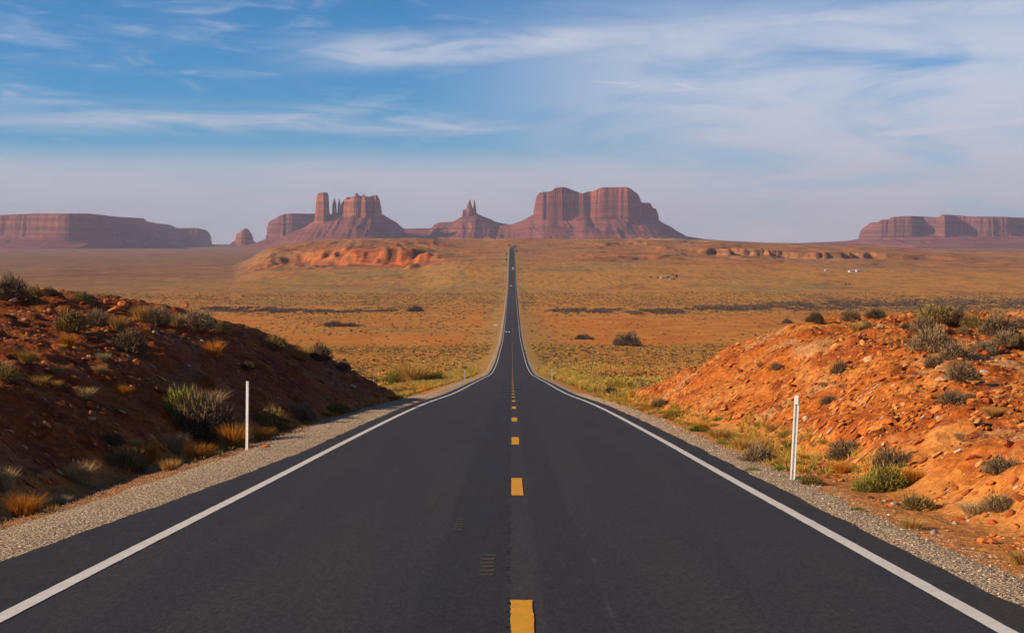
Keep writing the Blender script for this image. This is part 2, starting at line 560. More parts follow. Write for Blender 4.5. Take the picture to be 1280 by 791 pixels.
def paint_mat(name, col, wear, seed):
    m, t, b = new_mat(name)
    o = t.obj()
    n = t.noise(t.vm('ADD', o, (seed, 0, 0)), 34.0, 5, .7)
    n2 = t.noise(t.vm('ADD', o, (0, seed, 0)), 5.0, 3, .6)
    w = t.m('MULTIPLY', t.ramp(n, .60, .66), t.ramp(n2, .35, .6, .25, 1.0))
    c = t.mix(t.ramp(n2, .3, .7), tuple(x * .86 for x in col), col)
    t.l.new(t.mix(t.m('MULTIPLY', w, wear), c, (.06, .05, .048)), b.inputs['Base Color'])
    b.inputs['Roughness'].default_value = .65
    bump(t, b, n, .4, .004)
    return m


m_white = paint_mat('white_road_paint', (.80, .76, .72), .55, 2.0)
m_yellow = paint_mat('yellow_road_paint', (.86, .40, .018), .9, 7.0)
m_ghost = plain_mat('old_paint_trace', (.075, .060, .044), .9, vary=.4, scale=20)
m_black = plain_mat('milled_asphalt', (.018, .016, .017), .9, vary=.3, scale=20)

m_vcol, t, b = new_mat('stone_by_colour')
n = t.noise(t.obj(), 14.0, 4, .6)
cv = t.attr('Col')
t.l.new(t.mix(t.ramp(n, .3, .7), t.mix(1.0, cv, (.8, .8, .8), 'MULTIPLY'), t.mix(1.0, cv, (1.15, 1.15, 1.15), 'MULTIPLY')), b.inputs['Base Color'])
bump(t, b, n, .4, .01)

m_scrub, t, b = new_mat('scrub_leaves')
t.l.new(t.attr('Col'), b.inputs['Base Color'])
b.inputs['Roughness'].default_value = .95
b.inputs['Specular IOR Level'].default_value = .05

m_gravel, t, b = new_mat('gravel_bed')
o = t.obj()
v = t.vor(o, 22.0, 1)
vs = t.sep(v)[0]
nd = t.noise(o, 1.2, 3)
g = t.mix(vs, (.27, .19, .12), (.68, .52, .35))
g = t.mix(t.m('MULTIPLY', t.ramp(nd, .5, .7), .5), g, (.42, .20, .10))
t.l.new(g, b.inputs['Base Color'])
bump(t, b, t.vor(o, 22.0), .9, .03)


def veg_mat(name, c1, c2, tip=None):
    m, t, b = new_mat(name)
    o = t.obj()
    ox, oy, oz = t.sep(o)
    n = t.noise(o, 6.0, 3, .6)
    c = t.mix(t.ramp(n, .3, .7), c1, c2)
    if tip:
        c = t.mix(t.m('MULTIPLY', t.ramp(oz, .25, .65), t.ramp(t.noise(o, 13.0, 2), .35, .6)), c, tip)
    k = t.ramp(t.rnd(), 0, 1, .8, 1.18, 'LINEAR')
    c = t.vm('MULTIPLY', c, t.comb(k, k, k))
    t.l.new(c, b.inputs['Base Color'])
    b.inputs['Roughness'].default_value = .95
    b.inputs['Specular IOR Level'].default_value = .05
    return m


VEG = {
    'sage': veg_mat('grey_sage_leaf', (.20, .135, .075), (.36, .245, .135), (.46, .33, .19)),
    'dark': veg_mat('dark_brush_leaf', (.12, .085, .055), (.22, .15, .085)),
    'olive': veg_mat('olive_leaf', (.21, .15, .055), (.38, .26, .085), (.50, .34, .13)),
    'green': veg_mat('green_leaf', (.20, .18, .035), (.36, .31, .06), (.52, .44, .12)),
    'weed': veg_mat('fresh_weed_leaf', (.10, .14, .02), (.20, .23, .03)),
    'gold': veg_mat('golden_grass', (.42, .23, .06), (.60, .36, .11)),
    'orange': veg_mat('orange_grass', (.46, .17, .025), (.66, .28, .04)),
    'pale': veg_mat('pale_dry_grass', (.42, .28, .13), (.60, .43, .22)),
    'yellow': veg_mat('yellow_rabbitbrush', (.40, .27, .04), (.60, .42, .08)),
}
m_stem = plain_mat('dry_stem_bark', (.13, .085, .05), .95, vary=.3, scale=20)

# ------------------------------------------------------------------ land mesh
ys = [-16000, -5000, -1500, -500, -200, -90]
ys += list(np.arange(-40, 8, 1.5))
y = 8.0
while y < 17000:
    ys.append(y)
    if y < 100: y += max(.14, .0046 * y)
    elif y < 1450: y += .0085 * y
    elif y < 3200: y += .0042 * y
    else: y += .03 * y
ys = np.array(ys)
s_half = np.concatenate([np.linspace(0, 4, 9)[:-1], np.linspace(4, 22, 150)[:-1], np.linspace(22, 45, 60)]) / 45.0
s_all = np.concatenate([-s_half[:0:-1], s_half])
wy = np.where(ys < 60, 45.0, 0)
wy = np.maximum(45.0, .5 * ys)
X = s_all[None, :] * wy[:, None]
ext = np.array([1.15, 1.5, 2.4, 5.0, 12.0, 60.0])
XL = -ext[::-1][None] * np.maximum(wy[:, None], 45)
XR = ext[None] * np.maximum(wy[:, None], 45)
XL[:, 0] = np.minimum(XL[:, 0], -19000)
XR[:, -1] = np.maximum(XR[:, -1], 19000)
XL = np.maximum(XL, -19500 - np.arange(6)[::-1][None] * -400)
XR = np.minimum(XR, 19500 - np.arange(6)[::-1][None] * 400)
X = np.concatenate([XL, X, XR], 1)
X = np.maximum.accumulate(X, axis=1)
Y = np.repeat(ys[:, None], X.shape[1], 1)
Z, P = H(X, Y, True)
nr, nc = X.shape


def c3(*c):
    return np.array(c, float)


def mixc(a, b_, f):
    return a * (1 - f[..., None]) + b_ * f[..., None]


soil = c3(.66, .205, .020)
soil2 = c3(.72, .28, .036)
tan = c3(.64, .295, .050)
olive = c3(.47, .275, .065)
redb = c3(.48, .185, .058)
mauve = c3(.225, .130, .068)
pale_ = c3(.56, .36, .22)
darkw = c3(.10, .075, .06)


def land_colour(X, Y, P):
    n_a = fbm(X / 14, Y / 14, 61, 4)
    n_b = fbm(X / 60, Y / 110, 62, 4)
    n_c = fbm(X / 2.2, Y / 2.2, 63, 3)
    C = mixc(np.broadcast_to(soil, X.shape + (3,)).copy(), soil2, sstep(.45, .62, n_a))
    # valley: scrub cover by distance
    cov = np.interp(Y, [90, 200, 480, 600, 900, 1040, 1150, 1900, 2100], [.62, .66, .56, .22, .20, .55, .95, .9, .3])
    cov = np.clip(cov + 1.6 * (n_b - .5) + .5 * (n_a - .5), 0, 1)
    dry = mixc(np.broadcast_to(tan, X.shape + (3,)).copy(), olive, sstep(.40, .62, fbm(X / 150, Y / 240, 66, 3)))
    val = mixc(C, dry, cov)
    far2 = sstep(1850, 2100, Y + 160 * (n_b - .5))
    redm = mixc(np.broadcast_to(redb, X.shape + (3,)).copy(), c3(.46, .22, .085), sstep(.4, .65, n_b))
    val = mixc(val, redm, far2)
    bright = np.clip(P['mL'] * (sstep(-60, 20, Y - P['yl']) * (1 - sstep(150, 300, Y - P['yl']))) * sstep(.34, .52, fbm(X / 40, Y / 70, 67, 4)) * (.5 + .5 * sstep(400, 470, P['q'])), 0, 1)
    val = mixc(val, c3(.70, .145, .022), bright)
    rgc = ridged(X / 24 + 1.5 * fbm(X / 40, Y / 60, 27, 2), Y / 75, 26, 3)
    val = mixc(val, c3(.34, .085, .03), P['mL'] * sstep(1960, 2120, Y) * (1 - sstep(2900, 3100, Y)) * sstep(.60, .44, rgc) * .8)
    er = np.clip(P['mR'] * (sstep(-10, 8, Y - P['yr']) * (1 - sstep(34, 80, Y - P['yr']))), 0, 1)
    val = mixc(val, c3(.48, .20, .10), er * .5 * sstep(.35, .6, fbm(X / 70, Y / 120, 78, 3)))
    rim = sstep(2780, 2900, Y) * (1 - sstep(3000, 3100, Y)) * (P['q'] > 400) * sstep(.45, .6, fbm(X / 60, Y / 60, 69, 3))
    val = mixc(val, pale_, rim * .8)
    # far plain is browner; on the left cloud shade is put into the colour
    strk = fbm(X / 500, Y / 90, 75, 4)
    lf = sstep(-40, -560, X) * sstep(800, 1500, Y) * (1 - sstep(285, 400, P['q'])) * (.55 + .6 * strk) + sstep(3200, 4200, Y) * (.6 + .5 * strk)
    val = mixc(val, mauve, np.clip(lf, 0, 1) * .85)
    # near hill
    hl = P['hill']
    hc = mixc(np.broadcast_to(c3(.58, .165, .026), X.shape + (3,)).copy(), c3(.66, .240, .052), sstep(.42, .66, n_c))
    hc = mixc(hc, c3(.42, .100, .020), sstep(.52, .66, fbm(X / 1.1, Y / 1.1, 64, 3)))
    hc = mixc(hc, c3(.62, .32, .13), .8 * sstep(.60, .72, fbm(X / 1.6 + 3, Y / 4.0, 65, 3)))
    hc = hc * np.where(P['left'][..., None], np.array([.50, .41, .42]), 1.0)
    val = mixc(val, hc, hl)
    # sandy verge close to the road; left side darkened to carry the bank's shade
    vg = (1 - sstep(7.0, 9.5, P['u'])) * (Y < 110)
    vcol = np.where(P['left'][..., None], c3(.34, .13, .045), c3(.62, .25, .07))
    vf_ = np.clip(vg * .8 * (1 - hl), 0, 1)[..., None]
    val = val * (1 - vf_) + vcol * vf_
    vf = (1 - sstep(9, 22, P['u'])) * sstep(110, 160, Y) * (Y < 2300)
    val = mixc(val, c3(.46, .29, .085), vf * .65)
    cover = np.clip(cov * (1 - hl) * (1 - vg), 0, 1) * (1 - .5 * far2)
    return val, cover


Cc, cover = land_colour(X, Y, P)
V = np.stack([X, Y, Z], 2).reshape(-1, 3)
ii = (np.arange(nr - 1)[:, None] * nc + np.arange(nc - 1)[None]).ravel()
F = np.stack([ii, ii + 1, ii + nc + 1, ii + nc], 1)
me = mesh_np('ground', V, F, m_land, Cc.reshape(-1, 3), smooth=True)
aa = me.color_attributes.new('Aux', 'FLOAT_COLOR', 'POINT')
a4 = np.ones((nr * nc, 4), np.float32)
a4[:, 0] = P['hill'].ravel()
a4[:, 1] = cover.ravel()
a4[:, 2] = sstep(500, 1200, Y).ravel()
aa.data.foreach_set('color', a4.ravel())
g = link('ground', me)
tag(g, kind='structure')

# ------------------------------------------------------------------ road
yr = [-40.0]
while yr[-1] < 2535:
    v_ = yr[-1]
    yr.append(v_ + (.22 if 6 < v_ < 60 else (1.0 if v_ < 130 else (3.0 if v_ < 500 else 8.0))))
yr = np.array(yr)
zz = zr(yr)
rxc = road_x(yr)
eL = np.interp(yr, [0, 13, 18, 24, 32, 90, 3000], [1.2, 1.12, .95, .70, .52, .55, .55]) + .10 * (fbm(yr / .9, yr * 0, 81, 3) - .5)
eR = np.interp(yr, [0, 40, 3000], [.47, .52, .55]) + .09 * (fbm(yr / .9, yr * 0 + 5, 82, 3) - .5)
HWL = 3.69
offs = [(-(HWL + eL) - .06, -.16), (-(HWL + eL), -.004), (-(HWL + .25) + 0 * yr, .0), (-1.8 + 0 * yr, .018), (0 * yr, .03), (1.8 + 0 * yr, .018), (HWL + .2 + 0 * yr, .0), (HWL + eR, -.004), (HWL + eR + .06, -.16)]
cols = [np.stack([rxc + o_, yr, zz + dz_], 1) for o_, dz_ in offs]
V = np.stack(cols, 1).reshape(-1, 3)
k = len(offs)
ii = (np.arange(len(yr) - 1)[:, None] * k + np.arange(k - 1)[None]).ravel()
F = np.stack([ii, ii + 1, ii + k + 1, ii + k], 1)
road = link('road', mesh_np('road', V, F, m_road))
tag(road, kind='structure')


def crown(off):
    return np.interp(off, [-3.9, -1.8, 0, 1.8, 3.88], [0, .018, .03, .018, 0])


def strip(name, off0, off1, ya, yb, mat, lift=.006, parent=road, jag=0.0, step=None, seed=0):
    if step is None:
        yy = yr[(yr > ya) & (yr < yb)]
        yy = np.concatenate([[ya], yy, [yb]])
    else:
        yy = np.linspace(ya, yb, max(2, int((yb - ya) / step)))
    j0 = jag * (fbm(yy / .12, yy * 0, seed, 3) - .5)
    j1 = jag * (fbm(yy / .12, yy * 0 + 9, seed, 3) - .5)
    r = road_x(yy)
    zb = np.interp(yy, yr, zz)
    A0 = np.stack([r + off0 + j0, yy, zb + crown(off0) + lift], 1)
    A1 = np.stack([r + off1 + j1, yy, zb + crown(off1) + lift], 1)
    V = np.stack([A0, A1], 1).reshape(-1, 3)
    i = np.arange(len(yy) - 1) * 2
    F = np.stack([i, i + 1, i + 3, i + 2], 1)
    return link(name, mesh_np(name, V, F, mat), parent)


for sgn in (-1, 1):
    a_, b_ = sorted((sgn * (HWL - .07), sgn * (HWL + .08)))
    strip('edge_line', a_, b_, -38, 2530, m_white, jag=.012, seed=5 + sgn)
yt = np.arange(2500., 3020., 12.)
xt = road_x(yt)
Vt = np.concatenate([np.stack([xt + s_ * 3.6, yt, H(xt + s_ * 3.6, yt) + .12 * (1 if abs(s_) < 1 else 0) + .12], 1)[:, None] for s_ in (-1, 0, 1)], 1).reshape(-1, 3)
it = (np.arange(len(yt) - 1)[:, None] * 3 + np.arange(2)[None]).ravel()
tag(link('dirt_track', mesh_np('dirt_track', Vt, np.stack([it, it + 1, it + 4, it + 3], 1), plain_mat('dusty_track', (.42, .30, .20), .95))), kind='structure')
# centre dashes, 3.05 m long every 12.2 m
D0 = 0.075
far_V, far_F = [], []
kd = 0
for i in range(-2, 200):
    yb = 11.95 + 12.2 * i
    ya = yb - 3.05
    if yb > 2420:
        break
    if i < 40:
        strip('lane_dash', D0 - .085 - CX, D0 + .085 - CX, ya, yb, m_yellow, jag=.02, step=.08 if i < 4 else .5, seed=i + 40)
    else:
        z_a, z_b = np.interp([ya, yb], yr, zz) + .035
        far_V += [(D0 - .085, ya, z_a), (D0 + .085, ya, z_a), (D0 + .085, yb, z_b), (D0 - .085, yb, z_b)]
        far_F.append([kd, kd + 1, kd + 2, kd + 3])
        kd += 4
tag(link('distant_lane_dashes', mesh_np('distant_lane_dashes', far_V, far_F, m_yellow), road), kind='stuff')
# traces of an older dashed line, ground away in bars
for (yc_, xo, n_, w_) in ((13.3, -.227, 6, .13), (16.85, -.61, 5, .11), (19.7, -1.07, 5, .10)):
    for q_ in range(n_):
        strip('old_paint_trace', xo - CX - w_ / 2 + random.uniform(-.01, .01), xo - CX + w_ / 2, yc_ + q_ * .26, yc_ + q_ * .26 + .11, m_ghost, lift=.004, jag=.05, step=.03, seed=q_ + 90)
# row of small milled notches left of the dashes
Vn, Fn = [], []
yy_ = 9.0
kk = 0
while yy_ < 34:
    w_ = random.uniform(.008, .022)
    x0_ = -.035 + random.uniform(-.012, .012)
    z_ = float(np.interp(yy_, yr, zz)) + .034
    Vn += [(x0_ - w_, yy_, z_), (x0_ + w_ * .6, yy_ + .01, z_), (x0_ + w_, yy_ + .06, z_ - .004), (x0_ - w_ * .7, yy_ + .05, z_ - .004)]
    Fn.append([kk, kk + 1, kk + 2, kk + 3])
    kk += 4
    yy_ += random.choice([.17, .2, .23, .4])
tag(link('milled_notches', mesh_np('milled_notches', Vn, Fn, m_black), road), kind='stuff')

# ------------------------------------------------------------------ gravel shoulders
def shoulder(side, w_knots, seed):
    yy = yr[yr < 2600]
    e = (eL if side < 0 else eR)[yr < 2600]
    r = road_x(yy)
    w = np.interp(yy, *w_knots) + .35 * (fbm(yy / 2.2, yy * 0, seed, 4) - .5)
    w = np.maximum(w, .05)
    in_ = HWL + e - .05
    cols = []
    for f in (0, .35, .7, 1.0):
        xx = r + side * (in_ + w * f)
        cols.append(np.stack([xx, yy, np.maximum(H(xx, yy) + (.016, .020, .016, -.03)[int(round(f * 3))], zr(yy) - .3)], 1))
    V = np.stack(cols, 1).reshape(-1, 3)
    i = (np.arange(len(yy) - 1)[:, None] * 4 + np.arange(3)[None]).ravel()
    F = np.stack([i, i + 1, i + 5, i + 4], 1)
    if side > 0:
        F = F[:, ::-1]
    o_ = link('gravel_shoulder', mesh_np('gravel_shoulder', V, F[:, ::-1], m_gravel, smooth=True))
    tag(o_, kind='structure')
    return lambda y_: (HWL + np.interp(y_, yr, eL if side < 0 else eR) - .05, np.interp(y_, yy, w))


shL = shoulder(-1, ([0, 30, 60, 110, 300, 3000], [1.85, 1.8, 1.7, 2.0, 1.4, 1.2]), 83)
shR = shoulder(1, ([0, 20, 40, 60, 300, 3000], [.75, .8, .7, .75, 1.0, 1.1]), 84)

# small stones
def rock_proto(seed, n=1, flat=.6):
    r_ = np.random.default_rng(seed)
    V = np.array([(1, 0, 0), (-1, 0, 0), (0, 1, 0), (0, -1, 0), (0, 0, 1), (0, 0, -1)], float)
    F = np.array([(0, 2, 4), (2, 1, 4), (1, 3, 4), (3, 0, 4), (2, 0, 5), (1, 2, 5), (3, 1, 5), (0, 3, 5)])
    for _ in range(n):
        e, NF, VV = {}, [], list(map(tuple, V))
        def mid(a, b):
            k_ = (min(a, b), max(a, b))
            if k_ not in e:
                e[k_] = len(VV)
                VV.append(tuple((np.array(VV[a]) + np.array(VV[b])) / 2))
            return e[k_]
        for a, b, c_ in F:
            ab, bc, ca = mid(a, b), mid(b, c_), mid(c_, a)
            NF += [(a, ab, ca), (ab, b, bc), (ca, bc, c_), (ab, bc, ca)]
        V, F = np.array(VV), np.array(NF)
    # cut by random planes for angular faces
    V = V / np.maximum(np.linalg.norm(V, axis=1, keepdims=True), 1e-6)
    for _ in range(7):
        nrm = r_.normal(size=3)
        nrm /= np.linalg.norm(nrm)
        dd = r_.uniform(.45, .8)
        pr = V @ nrm
        V = V - np.maximum(pr - dd, 0)[:, None] * nrm[None]
    V = V * np.array([1, r_.uniform(.6, 1), flat]) + r_.normal(scale=.05, size=V.shape)
    return V, F


def join_scatter(name, protos, pos, rot, scl, cols, mat, tilt=None, kind='stuff', label=None, cat=None):
    Vs, Fs, Cs, base = [], [], [], 0
    which = rng.integers(0, len(protos), len(pos))
    for i, pr in enumerate(protos):
        mk = which == i
        if not mk.any():
            continue
        V, F, C = scatter(pr[0], pr[1], pos[mk], rot[mk], scl[mk], pr[2] if len(pr) > 2 else None, cols[mk], tilt=0.0 if tilt is None else tilt[mk])
        Vs.append(V); Fs.append(F + base); Cs.append(C)
        base += len(V)
    o_ = link(name, mesh_np(name, np.concatenate(Vs), np.concatenate(Fs), mat, np.concatenate(Cs)))
    tag(o_, label, cat, kind=kind)
    return o_


pebble = [rock_proto(s_, 0, .6) for s_ in range(5)]
stone = [rock_proto(s_ + 20, 1, .5) for s_ in range(6)]
slab = [rock_proto(s_ + 40, 1, .42) for s_ in range(6)]


def pick(cols, n):
    cols = np.array(cols)
    c_ = cols[rng.integers(0, len(cols), n)]
    return c_ * rng.uniform(.75, 1.2, (n, 1))


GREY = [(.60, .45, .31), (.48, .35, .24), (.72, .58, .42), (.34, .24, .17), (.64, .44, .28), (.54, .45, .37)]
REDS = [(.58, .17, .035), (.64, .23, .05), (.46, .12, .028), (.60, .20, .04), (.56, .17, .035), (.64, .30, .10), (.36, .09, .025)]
for side, sh, n_ in ((-1, shL, 26000), (1, shR, 15000)):
    yy = 8 + 92 * rng.power(1.0, n_) ** 1.75
    a_, w_ = sh(yy)
    uu = a_ + (w_ + .12) * rng.beta(1.15, 1.25, n_) + rng.normal(0, .03, n_)
    xx = road_x(yy) + side * uu
    zz_ = H(xx, yy) + .022
    size = rng.uniform(.010, .022, n_) * np.clip(yy / 26, .8, 2.4) ** .6
    if side > 0:
        size *= rng.choice([1, 1.2, 2.0], n_, p=[.75, .2, .05])
    join_scatter('roadside_gravel', pebble, np.stack([xx, yy, zz_], 1), rng.uniform(0, 6.28, n_), size, pick(GREY, n_), m_vcol,
                 label=None)


def slope_at(x, y, e=.25):
    return np.stack([(H(x + e, y) - H(x - e, y)) / (2 * e), (H(x, y + e) - H(x, y - e)) / (2 * e)], 1)


# broken sandstone scree on both banks
def bank_points(n, side, umin, umax, y0, y1, seed, thr):
    xx = side * rng.uniform(umin, umax, n) + CX
    yy = y0 + (y1 - y0) * rng.random(n) ** 1.35
    h_, p_ = H(xx, yy, True)
    dens = fbm(xx / 3.5, yy / 3.5, seed, 3)
    keep = (p_['hill'] > .35) & (dens + rng.uniform(-.12, .12, n) > thr)
    return xx[keep], yy[keep], h_[keep]


for side, n_, u1 in ((-1, 24000, 26), (1, 34000, 22)):
    xx, yy, hh_ = bank_points(n_, side, 5.4, u1, 10, 98 if side < 0 else 76, 91 + side, .41)
    k_ = len(xx)
    s_ = rng.gamma(1.8, .022, k_) + .018
    s_ = np.minimum(s_, .22)
    tl = slope_at(xx, yy)
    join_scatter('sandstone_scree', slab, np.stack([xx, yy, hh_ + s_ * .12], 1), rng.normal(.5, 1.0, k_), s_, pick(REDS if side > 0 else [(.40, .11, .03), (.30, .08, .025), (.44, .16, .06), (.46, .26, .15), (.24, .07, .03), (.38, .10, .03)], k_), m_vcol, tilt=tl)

n_ = 9000
xx = CX + rng.uniform(5.2, 11, n_)
yy = 10 + 26 * rng.random(n_)
hh_ = H(xx, yy)
kp = (hh_ - zr(yy) > -.18) & (fbm(xx / 1.3, yy / 1.3, 98, 3) > .42)
xx, yy, hh_ = xx[kp], yy[kp], hh_[kp]
k_ = len(xx)
s_ = np.minimum(rng.gamma(1.6, .018, k_) + .012, .12)
join_scatter('sandstone_scree', slab, np.stack([xx, yy, hh_ + s_ * .1], 1), rng.uniform(0, 6.28, k_), s_, pick(REDS + [(.50, .40, .30), (.30, .09, .03)], k_), m_vcol, tilt=slope_at(xx, yy))

# ------------------------------------------------------------------ mesas and buttes
m_rock, t, b = new_mat('red_sandstone_cliff')
o = t.obj()
ox, oy, oz = t.sep(o)
cl = t.attr('Col')
st = t.noise(t.comb(t.m('MULTIPLY', ox, .0012), t.m('MULTIPLY', oy, .0012), t.m('MULTIPLY', oz, .055)), 1.0, 5, .6)
vt = t.noise(t.comb(t.m('MULTIPLY', ox, .040), t.m('MULTIPLY', oy, .040), t.m('MULTIPLY', oz, .006)), 1.0, 6, .68)
st2 = t.noise(t.comb(t.m('MULTIPLY', ox, .003), t.m('MULTIPLY', oy, .003), t.m('MULTIPLY', oz, .16)), 1.0, 3, .6)
c = t.mix(t.ramp(st, .40, .62), t.mix(1.0, cl, (.68, .62, .66), 'MULTIPLY'), t.mix(1.0, cl, (1.25, 1.2, 1.12), 'MULTIPLY'))
c = t.mix(t.ramp(st2, .48, .34, 0, .5), c, t.mix(1.0, cl, (.5, .45, .5), 'MULTIPLY'))
c = t.mix(t.ramp(vt, .46, .32, 0, .55), c, t.mix(1.0, cl, (.55, .5, .55), 'MULTIPLY'))
t.l.new(c, b.inputs['Base Color'])
bump(t, b, t.m('ADD', t.m('MULTIPLY', vt, .8), st), .8, 14.0)


def world(px, dist, py):
    return ((px - 640) / FPX * dist, dist, (303 - py) / FPX * dist)


def cliff_body(name, outline, seed, parent=None, flute=22.0, zbase=-40.0, lean=.04, col=(.30, .105, .060), seg=16.0, rows=18, ledge=(.18, .5, .8)):
    P3 = np.array([world(*p) for p in outline])
    Q = np.vstack([P3, P3[:1]])
    L = np.concatenate([[0], np.cumsum(np.linalg.norm(np.diff(Q[:, :2], axis=0), axis=1))])
    n = int(L[-1] / seg)
    n = max(24, min(n, 1400))
    s_ = np.linspace(0, L[-1], n, endpoint=False)
    x, y, z = (np.interp(s_, L, Q[:, i]) for i in range(3))
    # outward normals
    tx, ty = np.roll(x, -1) - np.roll(x, 1), np.roll(y, -1) - np.roll(y, 1)
    l_ = np.maximum(np.hypot(tx, ty), 1e-6)
    nx, ny = ty / l_, -tx / l_
    area = .5 * np.sum(x * np.roll(y, -1) - np.roll(x, -1) * y)
    if area < 0:
        nx, ny = -nx, -ny
    cxm, cym = x.mean(), y.mean()
    rmin = L[-1] / 8
    th = s_ / L[-1] * 2 * math.pi
    per = L[-1] / (2 * math.pi)
    ax_, ay_ = np.cos(th) * per, np.sin(th) * per           # seamless noise domain
    big = (fbm(ax_ / 170, ay_ / 170, seed, 3) - .5) * 2
    col_ = ridged(ax_ / 33, ay_ / 33, seed + 3, 3) - .5
    fi = ridged(ax_ / 17, ay_ / 17, seed + 7, 2) - .5
    amp = .15 + 1.4 * fbm(ax_ / 110, ay_ / 110, seed + 12, 2)
    rowsV, rowsC = [], []
    c0_ = np.array(col)
    for r_ in range(rows + 1):
        v = r_ / rows
        zrow = zbase + (z - zbase) * v
        step = sum(1.0 * sstep(e - .015, e + .015, v) for e in ledge) / max(1, len(ledge))
        dv = flute * .55 + (z - zbase) * lean * .55 + flute * (1.0 * big + col_ * amp + .55 * fi * (.5 + v) + .30 * (fbm(s_ / 30, v * 5 + 0 * s_, seed + 9, 2) - .5)) - flute * .9 * step - (z - zbase) * lean * v
        dv = dv - flute * .7 * sstep(.93, 1.0, v)
        if r_ == rows:
            zrow = zrow - (1 - col_) * 0.0
        rowsV.append(np.stack([x + nx * dv, y + ny * dv, zrow - (v > .9) * np.abs(fi) * flute * .15], 1))
        cc = c0_[None] * (1 + .10 * np.sin(v * 9 + big * 2))[:, None] * np.ones((n, 1))
        if v < .32:
            cc = cc * .88
        rowsC.append(cc)
    # cap drawn in towards the middle
    topz = rowsV[-1]
    cap1 = topz * .9 + np.array([cxm, cym, 0]) * .1
    cap1[:, 2] = topz[:, 2]
    cap2 = topz * .45 + np.array([cxm, cym, 0]) * .55
    cap2[:, 2] = topz[:, 2] * .5 + topz[:, 2].mean() * .5 - 4
    rowsV += [cap1, cap2]
    rowsC += [rowsC[-1], rowsC[-1]]
    V = np.concatenate(rowsV)
    C = np.concatenate(rowsC)
    m_ = len(rowsV)
    i = np.arange(m_ - 1)[:, None] * n
    j = np.arange(n)[None]
    a = (i + j).ravel(); b2 = (i + (j + 1) % n).ravel()
    F = np.stack([a, b2, b2 + n, a + n], 1)
    if area < 0:
        F = F[:, ::-1]
    last = (m_ - 1) * n
    V = np.vstack([V, [[cxm, cym, V[last:last + n, 2].mean()]]])
    C = np.vstack([C, C[-1:]])
    jj = np.arange(n)
    F2 = np.stack([last + jj, last + (jj + 1) % n, np.full(n, len(V) - 1), np.full(n, len(V) - 1)], 1)
    if area < 0:
        F2 = F2[:, ::-1]
    me = mesh_np(name, V, F, m_rock, C, smooth=False)
    F2 = F2[:, :3] if area > 0 else F2[:, [3, 2, 1]][:, [0, 1, 2]]
    return link(name, me, parent)


def ridge_body(name, crest, front, back, seed, parent=None, power=1.35, seg=14.0, rows=34, zbase=-48.0, gully=1.0, col=(.225, .070, .047)):
    """a crest line with debris slopes towards and away from the road; crest entries (px, dist, py)"""
    P3 = np.array([world(*p) for p in crest])
    L = np.concatenate([[0], np.cumsum(np.linalg.norm(np.diff(P3[:, :2], axis=0), axis=1))])
    n = int(L[-1] / seg)
    s_ = np.linspace(0, L[-1], n)
    x, y, z = (np.interp(s_, L, P3[:, i]) for i in range(3))
    rowsV, rowsC = [], []
    c0_ = np.array(col)
    fr = np.interp(s_, L, front) if not np.isscalar(front) else front + 0 * s_
    rel = np.maximum(z - zbase, 0)
    fr = fr * np.clip(rel / max(rel.max(), 1), .12, 1) ** .8
    for r_ in list(range(-10, 0)) + list(range(rows + 1)):
        if r_ < 0:
            v = -r_ / 10.
            yy_ = y + back * v
        else:
            v = r_ / rows
            yy_ = y - fr * v
        zrow = zbase + rel * (1 - v) ** power
        g_ = ridged((s_ + 60 * fbm(s_ / 200, v * 2 + 0 * s_, seed + 4, 2)) / 75, yy_ / 700, seed, 3) - .55
        zrow = zrow + gully * g_ * rel * .17 * math.sin(math.pi * min(1, v * 1.15 + .02))
        # horizontal benches
        bench = (zrow / 21.0 + fbm(s_ / 150, 0 * s_, seed + 2, 2))
        fr_ = bench - np.floor(bench)
        zrow = zrow + (sstep(.25, .75, fr_) - fr_) * 9.0 * (rel / (rel.max() + 1)) * (v > .02)
        if r_ == rows or r_ == -10:
            zrow = 0 * zrow + zbase - 6
        rowsV.append(np.stack([x, yy_, zrow], 1))
        rowsC.append(c0_[None] * (.92 + .22 * fbm(s_ / 60, v * 12 + 0 * s_, seed + 6, 3))[:, None])
    V, C = np.concatenate(rowsV), np.concatenate(rowsC)
    m_ = len(rowsV)
    order = list(range(10)) + list(range(10, m_))
    i = (np.arange(m_ - 1)[:, None] * n + np.arange(n - 1)[None]).ravel()
    F = np.stack([i, i + n, i + n + 1, i + 1], 1)
    return link(name, mesh_np(name, V, F, m_rock, C, smooth=False), parent)


def base_empty(name, px, dist, label, cat, group=None):
    e = bpy.data.objects.new(name, None)
    COL.objects.link(e)
    tag(e, label, cat, group)
    return e


# long mesa at the left edge
e = base_empty('mesa', 60, 9000, 'long flat topped red mesa at the left, its right flank in blue shade', 'mesa')
cliff_body('cliff', [(-150, 9300, 268), (-60, 9150, 268.5), (0, 9000, 269), (40, 8900, 267), (80, 8750, 267), (112, 8800, 267), (136, 8850, 269), (146, 9150, 270.5), (150, 9600, 271),
                     (166, 9900, 272), (182, 10500, 273), (186, 10800, 276.5), (203, 11200, 279.5), (216, 11500, 281), (229, 12000, 288), (234, 11900, 286.5), (240, 11700, 286),
                     (251, 11700, 285), (258, 11850, 287), (263, 12100, 291), (262, 12800, 293), (200, 14300, 284), (0, 14500, 270), (-240, 14000, 268)], 301, e, flute=20, col=(.215, .078, .054), seg=20)
ridge_body('talus', [(-190, 9500, 289), (0, 9250, 288), (100, 9150, 287), (140, 9250, 290), (160, 9900, 297), (200, 11200, 302), (262, 12200, 305), (285, 12400, 309)], 900, 600, 302, e, seg=22, power=1.2, zbase=-42)
